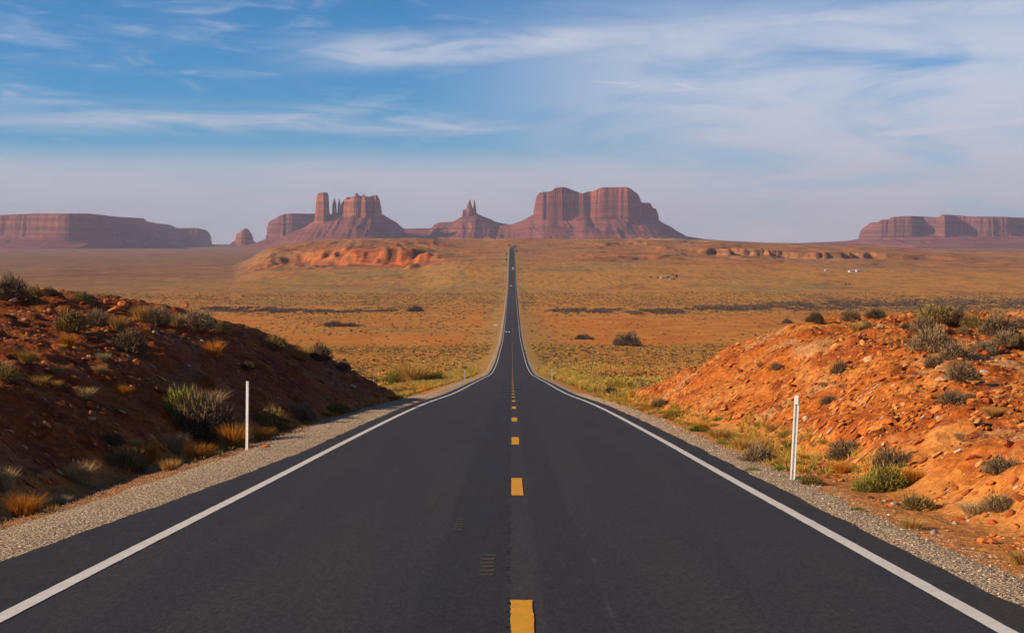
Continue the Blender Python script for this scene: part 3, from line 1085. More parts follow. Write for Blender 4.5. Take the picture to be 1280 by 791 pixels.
# lone butte
e = base_empty('butte', 305, 10800, 'small lone rounded butte between the long left mesa and the dark block mesa', 'butte')
cliff_body('cliff', [(294.5, 10800, 294), (296, 10700, 291), (301, 10600, 289), (306, 10600, 286), (312, 10650, 286), (315, 10750, 290), (316.5, 10850, 297), (314, 11050, 289), (305, 11100, 286.5), (298, 11000, 291)], 305, e, flute=8, seg=8, lean=.08)
ridge_body('talus', [(283, 10900, 309), (293, 10900, 301), (305, 10900, 300), (317, 10900, 301), (330, 10900, 309)], 420, 300, 306, e, seg=10, zbase=-42)
# dark block mesa behind the tower
e = base_empty('mesa', 370, 10000, 'square shaded block mesa just left of the tall rock tower', 'mesa')
cliff_body('cliff', [(336.5, 10300, 277), (339, 10050, 274), (345, 9950, 269.5), (352, 9900, 267.5), (365, 9900, 267), (395, 10050, 267.2), (425, 10300, 268), (425, 11100, 268), (360, 11100, 267.5), (341, 10700, 275)], 311, e, flute=22, col=(.20, .070, .056), seg=12)
ridge_body('talus', [(300, 10400, 309), (322, 10300, 303), (337, 10200, 297), (380, 10150, 292), (430, 10200, 292)], 600, 400, 312, e, seg=14, zbase=-42)
# castle butte with its tower and spires
e = base_empty('butte', 440, 8600, 'castle shaped red butte with a tall round tower and thin spires at its left', 'butte')
ridge_body('talus', [(300, 8900, 309), (318, 8850, 305), (350, 8800, 297), (380, 8750, 285), (393, 8700, 276), (412, 8700, 270), (425, 8700, 266), (445, 8680, 262), (470, 8680, 263), (480, 8700, 269), (490, 8750, 275),
                     (497, 8800, 279), (500, 8820, 282.5), (505, 8850, 286)], 1100, 700, 321, e, power=1.25, zbase=-44, seg=9)
cliff_body('tower', [(394, 8640, 262), (395.5, 8600, 244), (398, 8560, 241.5), (405, 8540, 241), (410.5, 8570, 241), (411.8, 8630, 242), (411, 8700, 242), (404, 8730, 241.3), (397, 8700, 243)], 322, e, flute=5, seg=5, lean=.03, col=(.37, .128, .066), zbase=60)
for sp_ in ([(415.6, 8640, 254), (417.2, 8600, 247.3), (419.4, 8600, 247.6), (421.6, 8640, 254), (419, 8680, 249)],
            [(422.6, 8650, 252), (423.8, 8620, 248.6), (425.4, 8620, 248.8), (426.8, 8650, 253), (424.6, 8680, 250)]):
    cliff_body('spire', sp_, 323 + int(sp_[0][0]), e, flute=2.2, seg=3.5, lean=.05, col=(.37, .128, .066), zbase=60)
cliff_body('cliff', [(427, 8650, 254), (430, 8590, 249.5), (432, 8540, 246.5), (435, 8530, 250), (438, 8500, 246.5), (443, 8480, 244.5), (445.5, 8480, 241), (448, 8480, 243.8), (451, 8500, 245.5), (454, 8470, 243.2), (457.5, 8470, 243.6), (460, 8500, 247),
                     (464, 8500, 246), (468, 8510, 247.5), (470, 8490, 245), (474.5, 8520, 244), (476.3, 8600, 250), (477, 8680, 256), (474, 8780, 247), (455, 8820, 245), (436, 8780, 247), (429, 8720, 251)],
           327, e, flute=11, seg=4.5, col=(.37, .128, .066), zbase=60, lean=.05)
# middle butte with two needles
e = base_empty('butte', 588, 9000, 'low pyramid butte carrying two thin needles, left of where the road ends', 'butte')
ridge_body('talus', [(492, 9100, 285.5), (510, 9100, 286), (538, 9100, 285.5), (541, 9080, 284), (542.5, 9080, 281), (549, 9050, 278.5), (566, 9020, 277.5), (572, 9000, 274), (580, 9000, 270), (596, 9000, 267), (604, 9000, 271), (614, 9020, 274.5),
                     (616, 9020, 276), (622, 9050, 278.3), (634, 9080, 280.5), (648, 9100, 283), (680, 9100, 289)], 1100, 700, 331, e, power=1.2, zbase=-44, seg=9)
for sp_ in ([(577.6, 8990, 264), (578.6, 8960, 262.3), (582.8, 8960, 262.3), (584.6, 8990, 262), (581, 9030, 263)],
            [(581.6, 9000, 264), (583.8, 8950, 256), (586.2, 8930, 250.2), (588.8, 8930, 250.0), (590.6, 8960, 257), (592.2, 9000, 264), (587.6, 9050, 252)],
            [(590.6, 9000, 263), (592.0, 8960, 250.6), (594.2, 8960, 249.8), (596.2, 9000, 265), (593.4, 9040, 252)]):
    cliff_body('needle', sp_, 333 + int(sp_[0][0]), e, flute=2.0, seg=3.5, lean=.045, col=(.25, .082, .052), zbase=90)
# great tomb shaped butte
e = base_empty('butte', 745, 8500, 'broad massive red butte with a saddled top to the right of the road', 'butte')
ridge_body('talus', [(596, 9000, 290), (622, 8950, 283), (640, 8900, 280.5), (652, 8850, 276.5), (662, 8800, 271), (675, 8800, 262), (740, 8800, 258), (800, 8850, 262), (822, 8900, 274.5), (830, 8920, 280),
                     (838, 8930, 283.5), (846, 8950, 289), (858, 8980, 295.5), (880, 9000, 299), (905, 9000, 301), (960, 9100, 303.5), (1075, 9200, 305), (1200, 9300, 309)], 1350, 800, 341, e, power=1.15, zbase=-44, seg=11)
cliff_body('cliff', [(666.5, 8700, 254), (667.5, 8600, 248), (670.5, 8520, 242), (678, 8480, 240), (684, 8480, 240), (690, 8470, 238.5), (694, 8470, 235.2), (703, 8470, 234), (708, 8480, 237), (715, 8480, 239), (721, 8490, 242), (730, 8485, 242),
                     (737, 8500, 239.5), (744, 8440, 237), (752, 8420, 234.6), (768, 8420, 234.3), (785, 8400, 234.2), (790, 8430, 236), (796, 8560, 240.5), (799, 8650, 241.5), (801.5, 8750, 246), (802.5, 8850, 252), (806, 8880, 255), (809, 8880, 253.5), (815, 8900, 254.2),
                     (818, 8920, 259), (820.5, 8950, 263), (822.3, 8960, 260.5), (823.3, 9000, 273), (815, 9150, 262), (790, 9200, 250), (720, 9200, 246), (680, 9100, 246), (668, 8850, 250)],
           342, e, flute=8, seg=5.5, col=(.26, .078, .046), zbase=20, lean=.07, rows=24)
# right hand mesa
e = base_empty('mesa', 1180, 9500, 'long hazy flat topped mesa at the far right', 'mesa')
ridge_body('talus', [(930, 9900, 306), (1000, 9850, 304), (1055, 9800, 301.5), (1070, 9750, 299.5), (1090, 9700, 293), (1150, 9700, 290), (1250, 9700, 290), (1400, 9700, 291)], 1500, 800, 351, e, power=1.1, zbase=-42, seg=16)
cliff_body('cliff', [(1075.5, 9600, 289), (1077, 9500, 284), (1083, 9450, 278.5), (1098, 9400, 277.5), (1099, 9400, 275), (1111, 9380, 274), (1113, 9380, 271.5), (1135, 9350, 270), (1141, 9350, 270.8), (1146, 9480, 271.5), (1157, 9420, 272.2), (1168, 9390, 271.7), (1173, 9340, 268.3),
                     (1180, 9300, 268.5), (1195, 9420, 269.3), (1207, 9400, 270.4), (1230, 9350, 270.8), (1262, 9350, 271), (1275, 9450, 272.5), (1300, 9500, 273), (1380, 9500, 273), (1380, 10800, 272), (1140, 10800, 273), (1084, 10100, 280)],
           352, e, flute=15, seg=9, col=(.22, .086, .066), zbase=-30, lean=.10, rows=20)

# ------------------------------------------------------------------ haze
hb = bpy.data.meshes.new('haze')
x0, x1, y0, y1, z0, z1 = -20500, 20500, -16500, 17500, -75, 400
hb.from_pydata([(x0, y0, z0), (x1, y0, z0), (x1, y1, z0), (x0, y1, z0), (x0, y0, z1), (x1, y0, z1), (x1, y1, z1), (x0, y1, z1)], [],
               [(3, 2, 1, 0), (4, 5, 6, 7), (0, 1, 5, 4), (1, 2, 6, 5), (2, 3, 7, 6), (3, 0, 4, 7)])
mh = bpy.data.materials.new('haze_air')
mh.use_nodes = True
nt = mh.node_tree
nt.nodes.clear()
pv = nt.nodes.new('ShaderNodeVolumePrincipled')
pv.inputs['Color'].default_value = (.76, .73, 1.0, 1)
pv.inputs['Density'].default_value = 4.0e-5
pv.inputs['Anisotropy'].default_value = 0.0
om = nt.nodes.new('ShaderNodeOutputMaterial')
nt.links.new(pv.outputs[0], om.inputs['Volume'])
hb.materials.append(mh)
tag(link('haze', hb), kind='stuff')

# ------------------------------------------------------------------ shrubs and grasses
def leaf_tris(r_, n, rad, hgt, blade, wid, up=.5, hollow=.35, drape=0.0):
    """thin leaf and twig triangles filling a low dome of radius rad, height hgt"""
    u = r_.normal(size=(n, 3))
    u[:, 2] = np.abs(u[:, 2]) * .9 + .02
    u /= np.linalg.norm(u, axis=1, keepdims=True)
    rr = (hollow + (1 - hollow) * r_.random(n) ** .6)
    lob = .78 + .44 * vnoise(u[:, 0] * 2.2 + 7, u[:, 1] * 2.2 + u[:, 2] * 2 + 3, int(r_.integers(0, 999)))
    c_ = u * rr[:, None] * lob[:, None] * np.array([rad, rad, hgt])
    d_ = u * np.array([1, 1, up * 2]) + r_.normal(scale=.38, size=(n, 3)) + np.array([0, 0, up])
    d_ /= np.linalg.norm(d_, axis=1, keepdims=True)
    ln = blade * r_.uniform(.6, 1.3, n)[:, None]
    sd_ = np.cross(d_, r_.normal(size=(n, 3)))
    sd_ /= np.maximum(np.linalg.norm(sd_, axis=1, keepdims=True), 1e-6)
    w_ = wid * r_.uniform(.6, 1.3, n)[:, None]
    a = c_ - d_ * ln * .5 - sd_ * w_ * .5
    b2 = c_ - d_ * ln * .5 + sd_ * w_ * .5
    tp = c_ + d_ * ln * .5
    V = np.stack([a, b2, tp], 1).reshape(-1, 3)
    V[:, 2] = np.maximum(V[:, 2], -.02)
    return V, np.arange(3 * n).reshape(-1, 3)


def grass_tris(r_, n, rad, hgt, wid, spread=.55):
    a_ = r_.uniform(0, 6.283, n)
    rr = rad * .45 * np.sqrt(r_.random(n))
    bx, by = np.cos(a_) * rr, np.sin(a_) * rr
    h = hgt * r_.uniform(.55, 1.12, n)
    lean = spread * r_.uniform(.1, 1.0, n) * rad
    a2 = a_ + r_.normal(0, .5, n)
    tx, ty = bx + np.cos(a2) * lean, by + np.sin(a2) * lean
    an = r_.uniform(0, 6.283, n)
    wx, wy_ = np.cos(an) * wid, np.sin(an) * wid
    mx, my = bx + (tx - bx) * .4, by + (ty - by) * .4
    z0_ = np.full(n, -.02)
    V = np.stack([np.stack([bx - wx, by - wy_, z0_], 1), np.stack([bx + wx, by + wy_, z0_], 1), np.stack([mx + wx * .8, my + wy_ * .8, h * .6], 1), np.stack([mx - wx * .8, my - wy_ * .8, h * .6], 1), np.stack([tx, ty, h], 1)], 1).reshape(-1, 3)
    i = np.arange(n) * 5
    F = np.concatenate([np.stack([i, i + 1, i + 2], 1), np.stack([i, i + 2, i + 3], 1), np.stack([i + 3, i + 2, i + 4], 1)])
    return V, F


def stem_mesh(seed, rad, hgt, n=9):
    r_ = np.random.default_rng(seed)
    V, F = [], []
    for i in range(n):
        a = r_.uniform(0, 6.283)
        tip = np.array([math.cos(a) * rad * r_.uniform(.3, .8), math.sin(a) * rad * r_.uniform(.3, .8), hgt * r_.uniform(.45, .85)])
        mid_ = tip * .5 + np.array([r_.normal(0, .05), r_.normal(0, .05), -.04])
        k_ = len(V)
        for p_, w_ in ((np.array([0, 0, -.05]), .022), (mid_, .014), (tip, .005)):
            for q_ in range(3):
                V.append(p_ + w_ * np.array([math.cos(q_ * 2.094), math.sin(q_ * 2.094), 0]))
        for l_ in (0, 3):
            for q_ in range(3):
                a1, a2 = k_ + l_ + q_, k_ + l_ + (q_ + 1) % 3
                F.append([a1, a2, a2 + 3, a1 + 3])
    return mesh_np('stem', V, F, m_stem)


# unit shapes: radius 0.5, so that the object scale is the width in metres
PL = {}


def plant_meshes(kind):
    if kind in PL:
        return PL[kind]
    out = []
    for v in range(3):
        r_ = np.random.default_rng(hash(kind) % 1 + 100 * (list(VEG).index(kind) + 1) + v)
        if kind in ('sage', 'dark', 'olive', 'green', 'yellow'):
            hg = {'sage': .42, 'dark': .40, 'olive': .40, 'green': .46, 'yellow': .42}[kind]
            V1, F1 = leaf_tris(r_, 1500, .46, hg, .11, .016, up=.5)
            V2, F2 = leaf_tris(r_, 900, .40, hg * .85, .05, .030, up=.2, hollow=.2)
            V, F = np.vstack([V1, V2]), np.vstack([F1, F2 + len(V1)])
            st_ = stem_mesh(500 + v, .38, hg)
        elif kind == 'weed':
            V, F = leaf_tris(r_, 700, .44, .30, .10, .03, up=.6)
            st_ = None
        else:
            V, F = grass_tris(r_, 750, .5, {'gold': .52, 'orange': .62, 'pale': .55}[kind], .0045, 1.15)
            st_ = None
        out.append((mesh_np(kind + '_foliage', V, F, VEG[kind]), st_))
    PL[kind] = out
    return out


NAMES = {'sage': 'sagebrush', 'dark': 'dark_shrub', 'olive': 'desert_shrub', 'green': 'green_shrub', 'weed': 'weed', 'gold': 'grass_tuft', 'orange': 'grass_tuft', 'pale': 'grass_tuft', 'yellow': 'rabbitbrush'}
CATS = {'sage': 'shrub', 'dark': 'shrub', 'olive': 'shrub', 'green': 'shrub', 'weed': 'weed', 'gold': 'grass tuft', 'orange': 'grass tuft', 'pale': 'grass tuft', 'yellow': 'shrub'}


def plant(kind, x, y, z, width, hs=1.0, label=None, group=None, stems=True):
    ms, st_ = plant_meshes(kind)[random.randrange(3)]
    o_ = link(NAMES[kind], ms, None, (x, y, z - .03 * width), random.uniform(0, 6.28), (width, width, width * hs))
    tag(o_, label, CATS[kind], group)
    if st_ is not None and stems:
        link('stem', st_, o_)
    return o_


# (px, py of the foot, width in px, height factor, kind, label)
PLANTS = [
    # left bank, lit top
    (12, 373, 46, 1.0, 'dark', 'dark bushy shrub on the hilltop at the left edge of the photo'),
    (44, 371, 20, 1.1, 'olive', 'small brown shrub on the skyline of the left hill, beside the big dark one'),
    (62, 370, 16, 1.1, 'dark', 'small dark upright shrub alone on the lit crest of the left hill'),
    (100, 379, 26, .9, 'olive', 'low shrub on the left crest behind the broad olive one'),
    (88, 411, 44, 1.0, 'olive', 'broad olive shrub on the lit upper part of the left bank'),
    (122, 405, 34, .9, 'sage', 'grey shrub among the rubble right of the broad olive one, left bank'),
    (160, 438, 48, 1.0, 'dark', 'big dark shrub at the rim of shadow on the left bank'),
    (148, 414, 26, 1.1, 'gold', 'golden grass tuft standing above the big dark shrub, left bank'),
    (178, 402, 28, 1.1, 'gold', 'yellow grass tuft on the left crest beside loose red rocks'),
    (196, 404, 36, 1.0, 'sage', 'grey shrub on the left crest just right of the yellow tuft'),
    (222, 407, 24, 1.0, 'pale', 'pale tuft between two grey shrubs on the left crest'),
    (246, 411, 46, .9, 'sage', 'wide grey green shrub on the left crest above the dark slope'),
    (275, 415, 26, .9, 'olive', 'low olive shrub right of the wide grey one on the left crest'),
    (84, 434, 20, 1.1, 'orange', 'orange grass tuft in the scree of the left bank'),
    (128, 452, 18, .9, 'pale', 'pale round tuft in shade below the big dark shrub'),
    (124, 466, 18, .8, 'pale', 'flat pale tuft just below the round pale one, left bank'),
    (72, 468, 18, .8, 'pale', 'pink dry tuft halfway up the shaded left slope'),
    (49, 483, 24, .9, 'gold', 'yellowish tuft in shade near the left edge, upper of two'),
    (70, 486, 16, .9, 'gold', 'small yellowish tuft just right of a bigger one, shaded left slope'),
    (106, 498, 26, .8, 'pale', 'brown dried tuft in the middle of the shaded left slope'),
    (157, 494, 18, .9, 'orange', 'small rust coloured tuft left of the green shrub, in shade'),
    (8, 476, 34, 1.0, 'olive', 'shaded olive shrub at the left edge below the scree'),
    (5, 612, 30, 1.3, 'pale', 'dry upright stalks at the left edge above the gravel'),
    (34, 452, 26, .9, 'gold', 'golden tuft at the lower edge of the lit scree'),
    (267, 447, 24, 1.1, 'orange', 'gold tuft glowing on the shaded slope above the white post'),
    (345, 436, 34, .9, 'olive', 'olive shrub on the descending skyline of the left bank'),
    (378, 447, 22, 1.0, 'gold', 'yellow tuft on the descending skyline of the left bank'),
    (398, 449, 34, 1.0, 'dark', 'dark shrub on the skyline right of the yellow tuft, left bank'),
    (428, 462, 22, .9, 'dark', 'small dark shrub low on the skyline of the left bank'),
    (310, 462, 20, .8, 'dark', 'small dark shrub high in the shade above the white post'),
    # left bank foot
    (250, 543, 84, 1.0, 'dark', 'largest dark shrub behind the green one left of the white post'),
    (226, 521, 52, 1.1, 'green', 'light green shrub in shade up left of the white post'),
    (262, 512, 40, .9, 'pale', 'pinkish dry stalks behind the light green shrub'),
    (266, 548, 40, .9, 'green', 'smaller green shrub growing in front of the largest dark shrub'),
    (140, 556, 30, .9, 'dark', 'grey green low shrub left of the dry stalks, in shade'),
    (157, 585, 56, .8, 'olive', 'brown rounded shrub in shade near the gravel edge'),
    (184, 577, 34, .9, 'orange', 'rust brown tuft beside the brown rounded shrub'),
    (219, 566, 32, 1.2, 'pale', 'tall pale stalks between the largest dark shrub and the golden grass'),
    (248, 574, 36, .7, 'orange', 'low orange grass clump lit at the gravel edge, left of the post'),
    (212, 588, 26, .9, 'gold', 'smaller gold grass clump at the gravel edge, left of the low orange one'),
    (292, 561, 36, 1.15, 'orange', 'tall bright orange grass clump right behind the left white post'),
    (329, 551, 26, .9, 'orange', 'orange grass clump right of the left white post'),
    (340, 534, 56, .85, 'olive', 'broad shrub in the shade behind the left white post'),
    (376, 524, 44, .8, 'sage', 'second shrub at the foot of the shaded slope, right of the post'),
    (424, 517, 40, .7, 'olive', 'low olive shrub at the foot of the shaded slope by the gravel'),
    (30, 645, 46, .8, 'orange', 'orange grass clump on the gravel edge at the lower left'),
    (100, 604, 36, 1.1, 'pale', 'thin dry stalks standing in shade near the lower left gravel'),
    (178, 590, 14, 1.1, 'pale', 'tiny pale stalk cluster at the gravel edge'),
    # left verge further on
    (518, 491, 40, .35, 'orange', 'flat golden grass patch on the left gravel where the bank ends'),
    (490, 500, 30, .35, 'orange', 'smaller flat grass patch on the gravel beside the end of the left bank'),
    (517, 479, 46, .95, 'gold', 'large pale yellow clump on the verge past the left bank'),
    (488, 480, 30, .8, 'green', 'green shrub left of the large pale yellow clump'),
    (544, 478, 28, .8, 'green', 'dark green shrub right of the large pale yellow clump'),
    (500, 472, 26, .8, 'yellow', 'yellow shrub behind the large pale clump'),
    (560, 476, 20, .6, 'olive', 'low olive shrub on the verge near the far left marker'),
    # right bank top
    (1172, 401, 50, .70, 'olive', 'tallest golden brown shrub on the skyline of the right bank'),
    (1190, 404, 34, 1.0, 'sage', 'grey shrub on the skyline right of the golden brown one'),
    (1156, 414, 32, 1.0, 'sage', 'grey shrub on the right bank below the tallest golden one'),
    (1165, 437, 52, .95, 'sage', 'big grey brown shrub on the right bank, left of a group'),
    (1141, 433, 14, 1.1, 'sage', 'little upright shrub left of the big grey brown one'),
    (1194, 449, 38, .95, 'sage', 'round grey shrub in the middle of the group on the right bank'),
    (1203, 475, 42, .9, 'sage', 'round brown shrub standing apart below the group, right bank'),
    (1169, 459, 30, .8, 'sage', 'low grey shrub on the slope left of the round brown one'),
    (1190, 504, 34, .85, 'sage', 'pale violet grey shrub on the open face of the right bank'),
    (1233, 443, 32, .95, 'sage', 'round shrub with a long shadow near the right edge'),
    (1247, 418, 46, .9, 'sage', 'wide shrub on the skyline near the right edge'),
    (1256, 432, 34, .9, 'sage', 'pale shrub under the wide skyline shrub near the right edge'),
    (1277, 432, 30, .9, 'olive', 'dry shrub cut by the right edge of the photo, upper bank'),
    (1216, 409, 30, .9, 'olive', 'low yellow brown shrub between two grey shrubs on the right skyline'),
    (1205, 417, 16, .9, 'sage', 'small shrub in the gap behind the round grey one'),
    (1212, 497, 22, .5, 'sage', 'flat dry shrub lying right of the violet grey one'),
    (1275, 410, 26, .9, 'sage', 'grey shrub on the skyline at the right edge'),
    (1132, 410, 13, .9, 'dark', 'small round shrub alone on bare soil, right skyline'),
    (1084, 410, 16, .9, 'sage', 'small grey shrub by a yellow tuft near the right skyline'),
    (1070, 413, 20, .8, 'gold', 'yellow tuft near the right skyline'),
    (1064, 401, 26, .9, 'sage', 'grey shrub on the right skyline above the yellow tuft'),
    (1094, 398, 26, .7, 'dark', 'low dark shrub on the right skyline, next to the grey one'),
    (1019, 402, 24, .9, 'dark', 'dark shrub where the right bank starts to fall away'),
    (984, 404, 14, .8, 'dark', 'small dark shrub on the falling skyline of the right bank'),
    # right bank face
    (1050, 466, 24, 1.1, 'sage', 'grey shrub beside a ledge halfway up the right bank'),
    (970, 461, 14, 1.1, 'sage', 'small shrub high on the left part of the right bank'),
    (950, 459, 10, 1.0, 'gold', 'tiny tuft high on the left part of the right bank'),
    (1036, 504, 20, .9, 'sage', 'grey shrub above and right of the right white post'),
    (1057, 573, 44, .95, 'sage', 'grey brown shrub on the slope right of the white post'),
    (1115, 586, 52, .85, 'sage', 'spreading grey shrub behind the bright green one'),
    (1108, 613, 60, .85, 'green', 'bright yellow green shrub at the foot of the right bank'),
    (1082, 614, 38, .8, 'green', 'green clump at the left side of the bright green shrub'),
    (1146, 637, 48, .75, 'olive', 'dark olive shrub at the lower right of the bright green one'),
    (1052, 592, 24, .8, 'orange', 'orange tuft under the grey brown shrub, right bank'),
    (1143, 602, 28, .8, 'orange', 'orange tuft right of the bright green shrub'),
    (1072, 639, 20, .7, 'weed', 'small fresh green weed at the gravel edge'),
    (1140, 661, 32, .75, 'gold', 'golden tuft near the right gravel below the olive shrub'),
    (1130, 661, 10, .5, 'weed', 'tiny green weed under the golden tuft'),
    (1218, 642, 40, .6, 'pale', 'low twiggy dead shrub at the foot of the right bank'),
    (1250, 636, 44, .75, 'sage', 'twiggy brown shrub right of the dead one, lower right'),
    (1252, 590, 48, .7, 'sage', 'wide dry shrub on the bank near the right edge'),
    (1204, 548, 26, .5, 'pale', 'pale dry tuft flat on the slope under the violet shrub'),
    (1280, 705, 40, .7, 'gold', 'golden grass clump at the lower right edge by the gravel'),
    (1240, 520, 26, .7, 'gold', 'faint yellow tuft on the bare slope right of the violet shrub'),
    (948, 577, 46, .85, 'sage', 'bushy grey olive shrub left of the right white post'),
    (930, 562, 34, .7, 'gold', 'golden grass behind the bushy shrub left of the post'),
    (940, 589, 24, .5, 'weed', 'fresh green weeds below the bushy shrub left of the post'),
    (924, 575, 12, .6, 'weed', 'small weed at the gravel left of the bushy shrub'),
    (1014, 606, 34, .7, 'olive', 'olive and gold clump at the foot of the right white post'),
    (1000, 600, 20, .7, 'weed', 'green weed touching the right white post'),
    (900, 548, 34, .7, 'gold', 'golden grass clump at the gravel left of the weeds'),
    (872, 539, 24, .8, 'weed', 'green shrub beside an orange one on the right verge'),
    (878, 538, 20, .8, 'orange', 'orange shrub beside a green one on the right verge'),
    (842, 522, 30, .7, 'yellow', 'yellow green shrub on the right verge'),
    (826, 508, 26, .7, 'sage', 'grey dry shrub at the toe of the right bank'),
    (812, 512, 26, .6, 'gold', 'golden tuft at the toe where the right bank ends'),
    (762, 492, 18, .9, 'dark', 'dark shrub in yellow grass past the right bank'),
    (776, 488, 40, .6, 'yellow', 'wide yellow shrub past the end of the right bank'),
    # valley
    (784, 432, 34, .95, 'dark', 'big dark double bush on bare orange soil right of the road'),
    (774, 431, 18, .9, 'dark', 'lower dark bush leaning against the big one'),
    (729, 424, 26, .5, 'dark', 'flat dark bush between the road and the big bush'),
    (437, 408, 20, .5, 'dark', 'flat dark bush in the valley above the left bank'),
    (418, 408, 26, .5, 'dark', 'long dark bush in the valley beside the flat one'),
    (519, 389, 20, .7, 'dark', 'lone dark mound shaped bush in the far orange flat, left of the road'),
]
for px_, py_, w_, hs_, kd_, lb_ in PLANTS:
    x_, y_, z_ = ground(px_, py_)
    d_ = math.hypot(x_, y_)
    plant(kd_, x_, y_, z_, max(.12, w_ * d_ / FPX * 1.15), hs_ * (1.35 if kd_ not in ('gold', 'orange', 'pale') else 1.1), lb_)

# nearest of the valley and verge plants, one object each
PENDING = []
TONE = {'sage': 'grey', 'dark': 'dark', 'olive': 'olive', 'green': 'green', 'weed': 'fresh green', 'gold': 'golden', 'orange': 'orange', 'pale': 'pale', 'yellow': 'yellow'}


def zone_plants(n, xr, yr2, kinds, wr, label, group, ok):
    c_ = 0
    tries = 0
    while c_ < n and tries < n * 60:
        tries += 1
        y_ = yr2[0] + (yr2[1] - yr2[0]) * random.random() ** 1.2
        x_ = random.uniform(*xr) * (y_ / yr2[1] if abs(xr[1] - xr[0]) > 30 else 1) + CX
        if not ok(x_, y_):
            continue
        z_ = float(H(x_, y_))
        kd_ = random.choice(kinds)
        o_ = plant(kd_, x_, y_, z_, random.uniform(*wr), random.uniform(.55, 1.0), label, group, stems=False)
        PENDING.append((o_, TONE[kd_] + (' shrub' if kd_ in ('sage', 'dark', 'olive', 'yellow') else ' tuft'), 'R' if x_ > 0 else 'L'))
        c_ += 1


def on_bank(x_, y_):
    h_, p_ = H(x_, y_, True)
    return float(p_['hill']) > .6


zone_plants(60, (4.9, 6.6), (26, 76), ['gold', 'gold', 'yellow', 'weed', 'orange'], (.2, .5), 'small grass tuft in the row along the right gravel edge', 'tufts along the right gravel edge', lambda x_, y_: float(H(x_, y_)) - float(zr(y_)) < .3)
zone_plants(34, (-8.6, -6.3), (14, 84), ['gold', 'orange', 'pale', 'olive'], (.15, .45), 'small dry tuft in the strip between left gravel and shaded bank', 'tufts at the foot of the left bank', lambda x_, y_: float(H(x_, y_)) - float(zr(y_)) < .5)
zone_plants(50, (-24, -8.5), (18, 84), ['pale', 'gold', 'dark', 'sage', 'olive'], (.15, .5), 'small dry tuft scattered on the left bank slope', 'small tufts on the left bank', on_bank)
zone_plants(34, (7, 22), (22, 66), ['pale', 'gold', 'sage'], (.12, .4), 'small dry tuft scattered on the orange right bank', 'small tufts on the right bank', on_bank)
zone_plants(60, (-70, -9), (98, 240), ['yellow', 'sage', 'olive', 'gold', 'dark'], (.9, 1.9), 'shrub on the nearer valley floor left of the road beyond the dark bank', 'nearer valley shrubs left of the road', lambda x_, y_: abs(x_) > 8.5)
zone_plants(70, (8, 80), (82, 240), ['yellow', 'sage', 'olive', 'gold', 'dark'], (.9, 1.9), 'shrub on the nearer valley floor right of the road beyond the orange bank', 'nearer valley shrubs right of the road', lambda x_, y_: abs(x_) > 8.0 and float(H(x_, y_, True)[1]['hill']) < .2)

# low scrub carpeting the valley
def scrub_proto(seed, n, hg=.42):
    r_ = np.random.default_rng(seed)
    V, F = leaf_tris(r_, n, .42, hg, .42 if n < 20 else .24, .20 if n < 20 else .11, up=.35, hollow=.15)
    return V, F


sp_near = [scrub_proto(s_, 44) for s_ in range(5)]
sp_grass = [grass_tris(np.random.default_rng(70 + s_), 34, .5, .5, .022, 1.1) for s_ in range(4)]
sp_far = [scrub_proto(s_ + 10, 12) for s_ in range(5)]
SCOL = [(.52, .31, .065), (.28, .18, .075), (.66, .40, .07), (.13, .085, .05), (.38, .24, .11), (.66, .42, .08), (.10, .07, .045), (.56, .36, .08), (.20, .14, .08)]
YCOL = [(.62, .43, .07), (.66, .46, .09), (.50, .37, .07), (.42, .29, .08)]


def scrub_band(n, ya, yb, size, protos, name):
    yy = np.sqrt(rng.random(n) * (yb ** 2 - ya ** 2) + ya ** 2)
    xx = rng.uniform(-.44, .44, n) * yy
    h_, p_ = H(xx, yy, True)
    _, cov = land_colour(xx, yy, p_)
    keep = (p_['hill'] < .15) & (p_['u'] > 7.6) & (rng.random(n) < np.clip(cov * 1.15, .12, 1))
    xx, yy, h_, u_ = xx[keep], yy[keep], h_[keep], p_['u'][keep]
    k_ = len(xx)
    cols = pick(SCOL, k_) * np.array([1.0, .92, .9])
    yel = (rng.random(k_) < .75) & (fbm(xx / 22, yy / 60, 71, 3) + .35 * np.exp(-u_ / 14.) > .56)
    yel &= yy < 420
    cols[yel] = pick(YCOL, k_)[yel]
    s_ = rng.uniform(.55, 1.25, k_) * size
    s3 = np.stack([s_, s_, s_ * rng.uniform(.55, 1.0, k_)], 1)
    join_scatter(name, protos, np.stack([xx, yy, h_ - .04], 1), rng.uniform(0, 6.28, k_), s3, cols, m_scrub)


scrub_band(12000, 76, 260, 1.35, sp_near, 'low_scrub')
scrub_band(38000, 260, 620, 1.45, sp_far, 'low_scrub')
scrub_band(38000, 620, 1400, 2.1, sp_far, 'low_scrub')


def verge_grass(n, side, u0, u1, ya, yb, size, cols):
    yy = ya + (yb - ya) * rng.random(n) ** 1.4
    xx = side * rng.uniform(u0, u1, n) + CX
    keep = (fbm(xx / 1.2, yy / 3.5, 73, 3) > .44) & (H(xx, yy) - zr(yy) < .35)
    xx, yy = xx[keep], yy[keep]
    k_ = len(xx)
    s_ = rng.uniform(.5, 1.3, k_) * size * (.6 + yy / 160)
    join_scatter('verge_grass', sp_grass, np.stack([xx, yy, H(xx, yy) - .02], 1), rng.uniform(0, 6.28, k_), np.stack([s_, s_, s_ * 1.3], 1), pick(cols, k_), m_scrub)


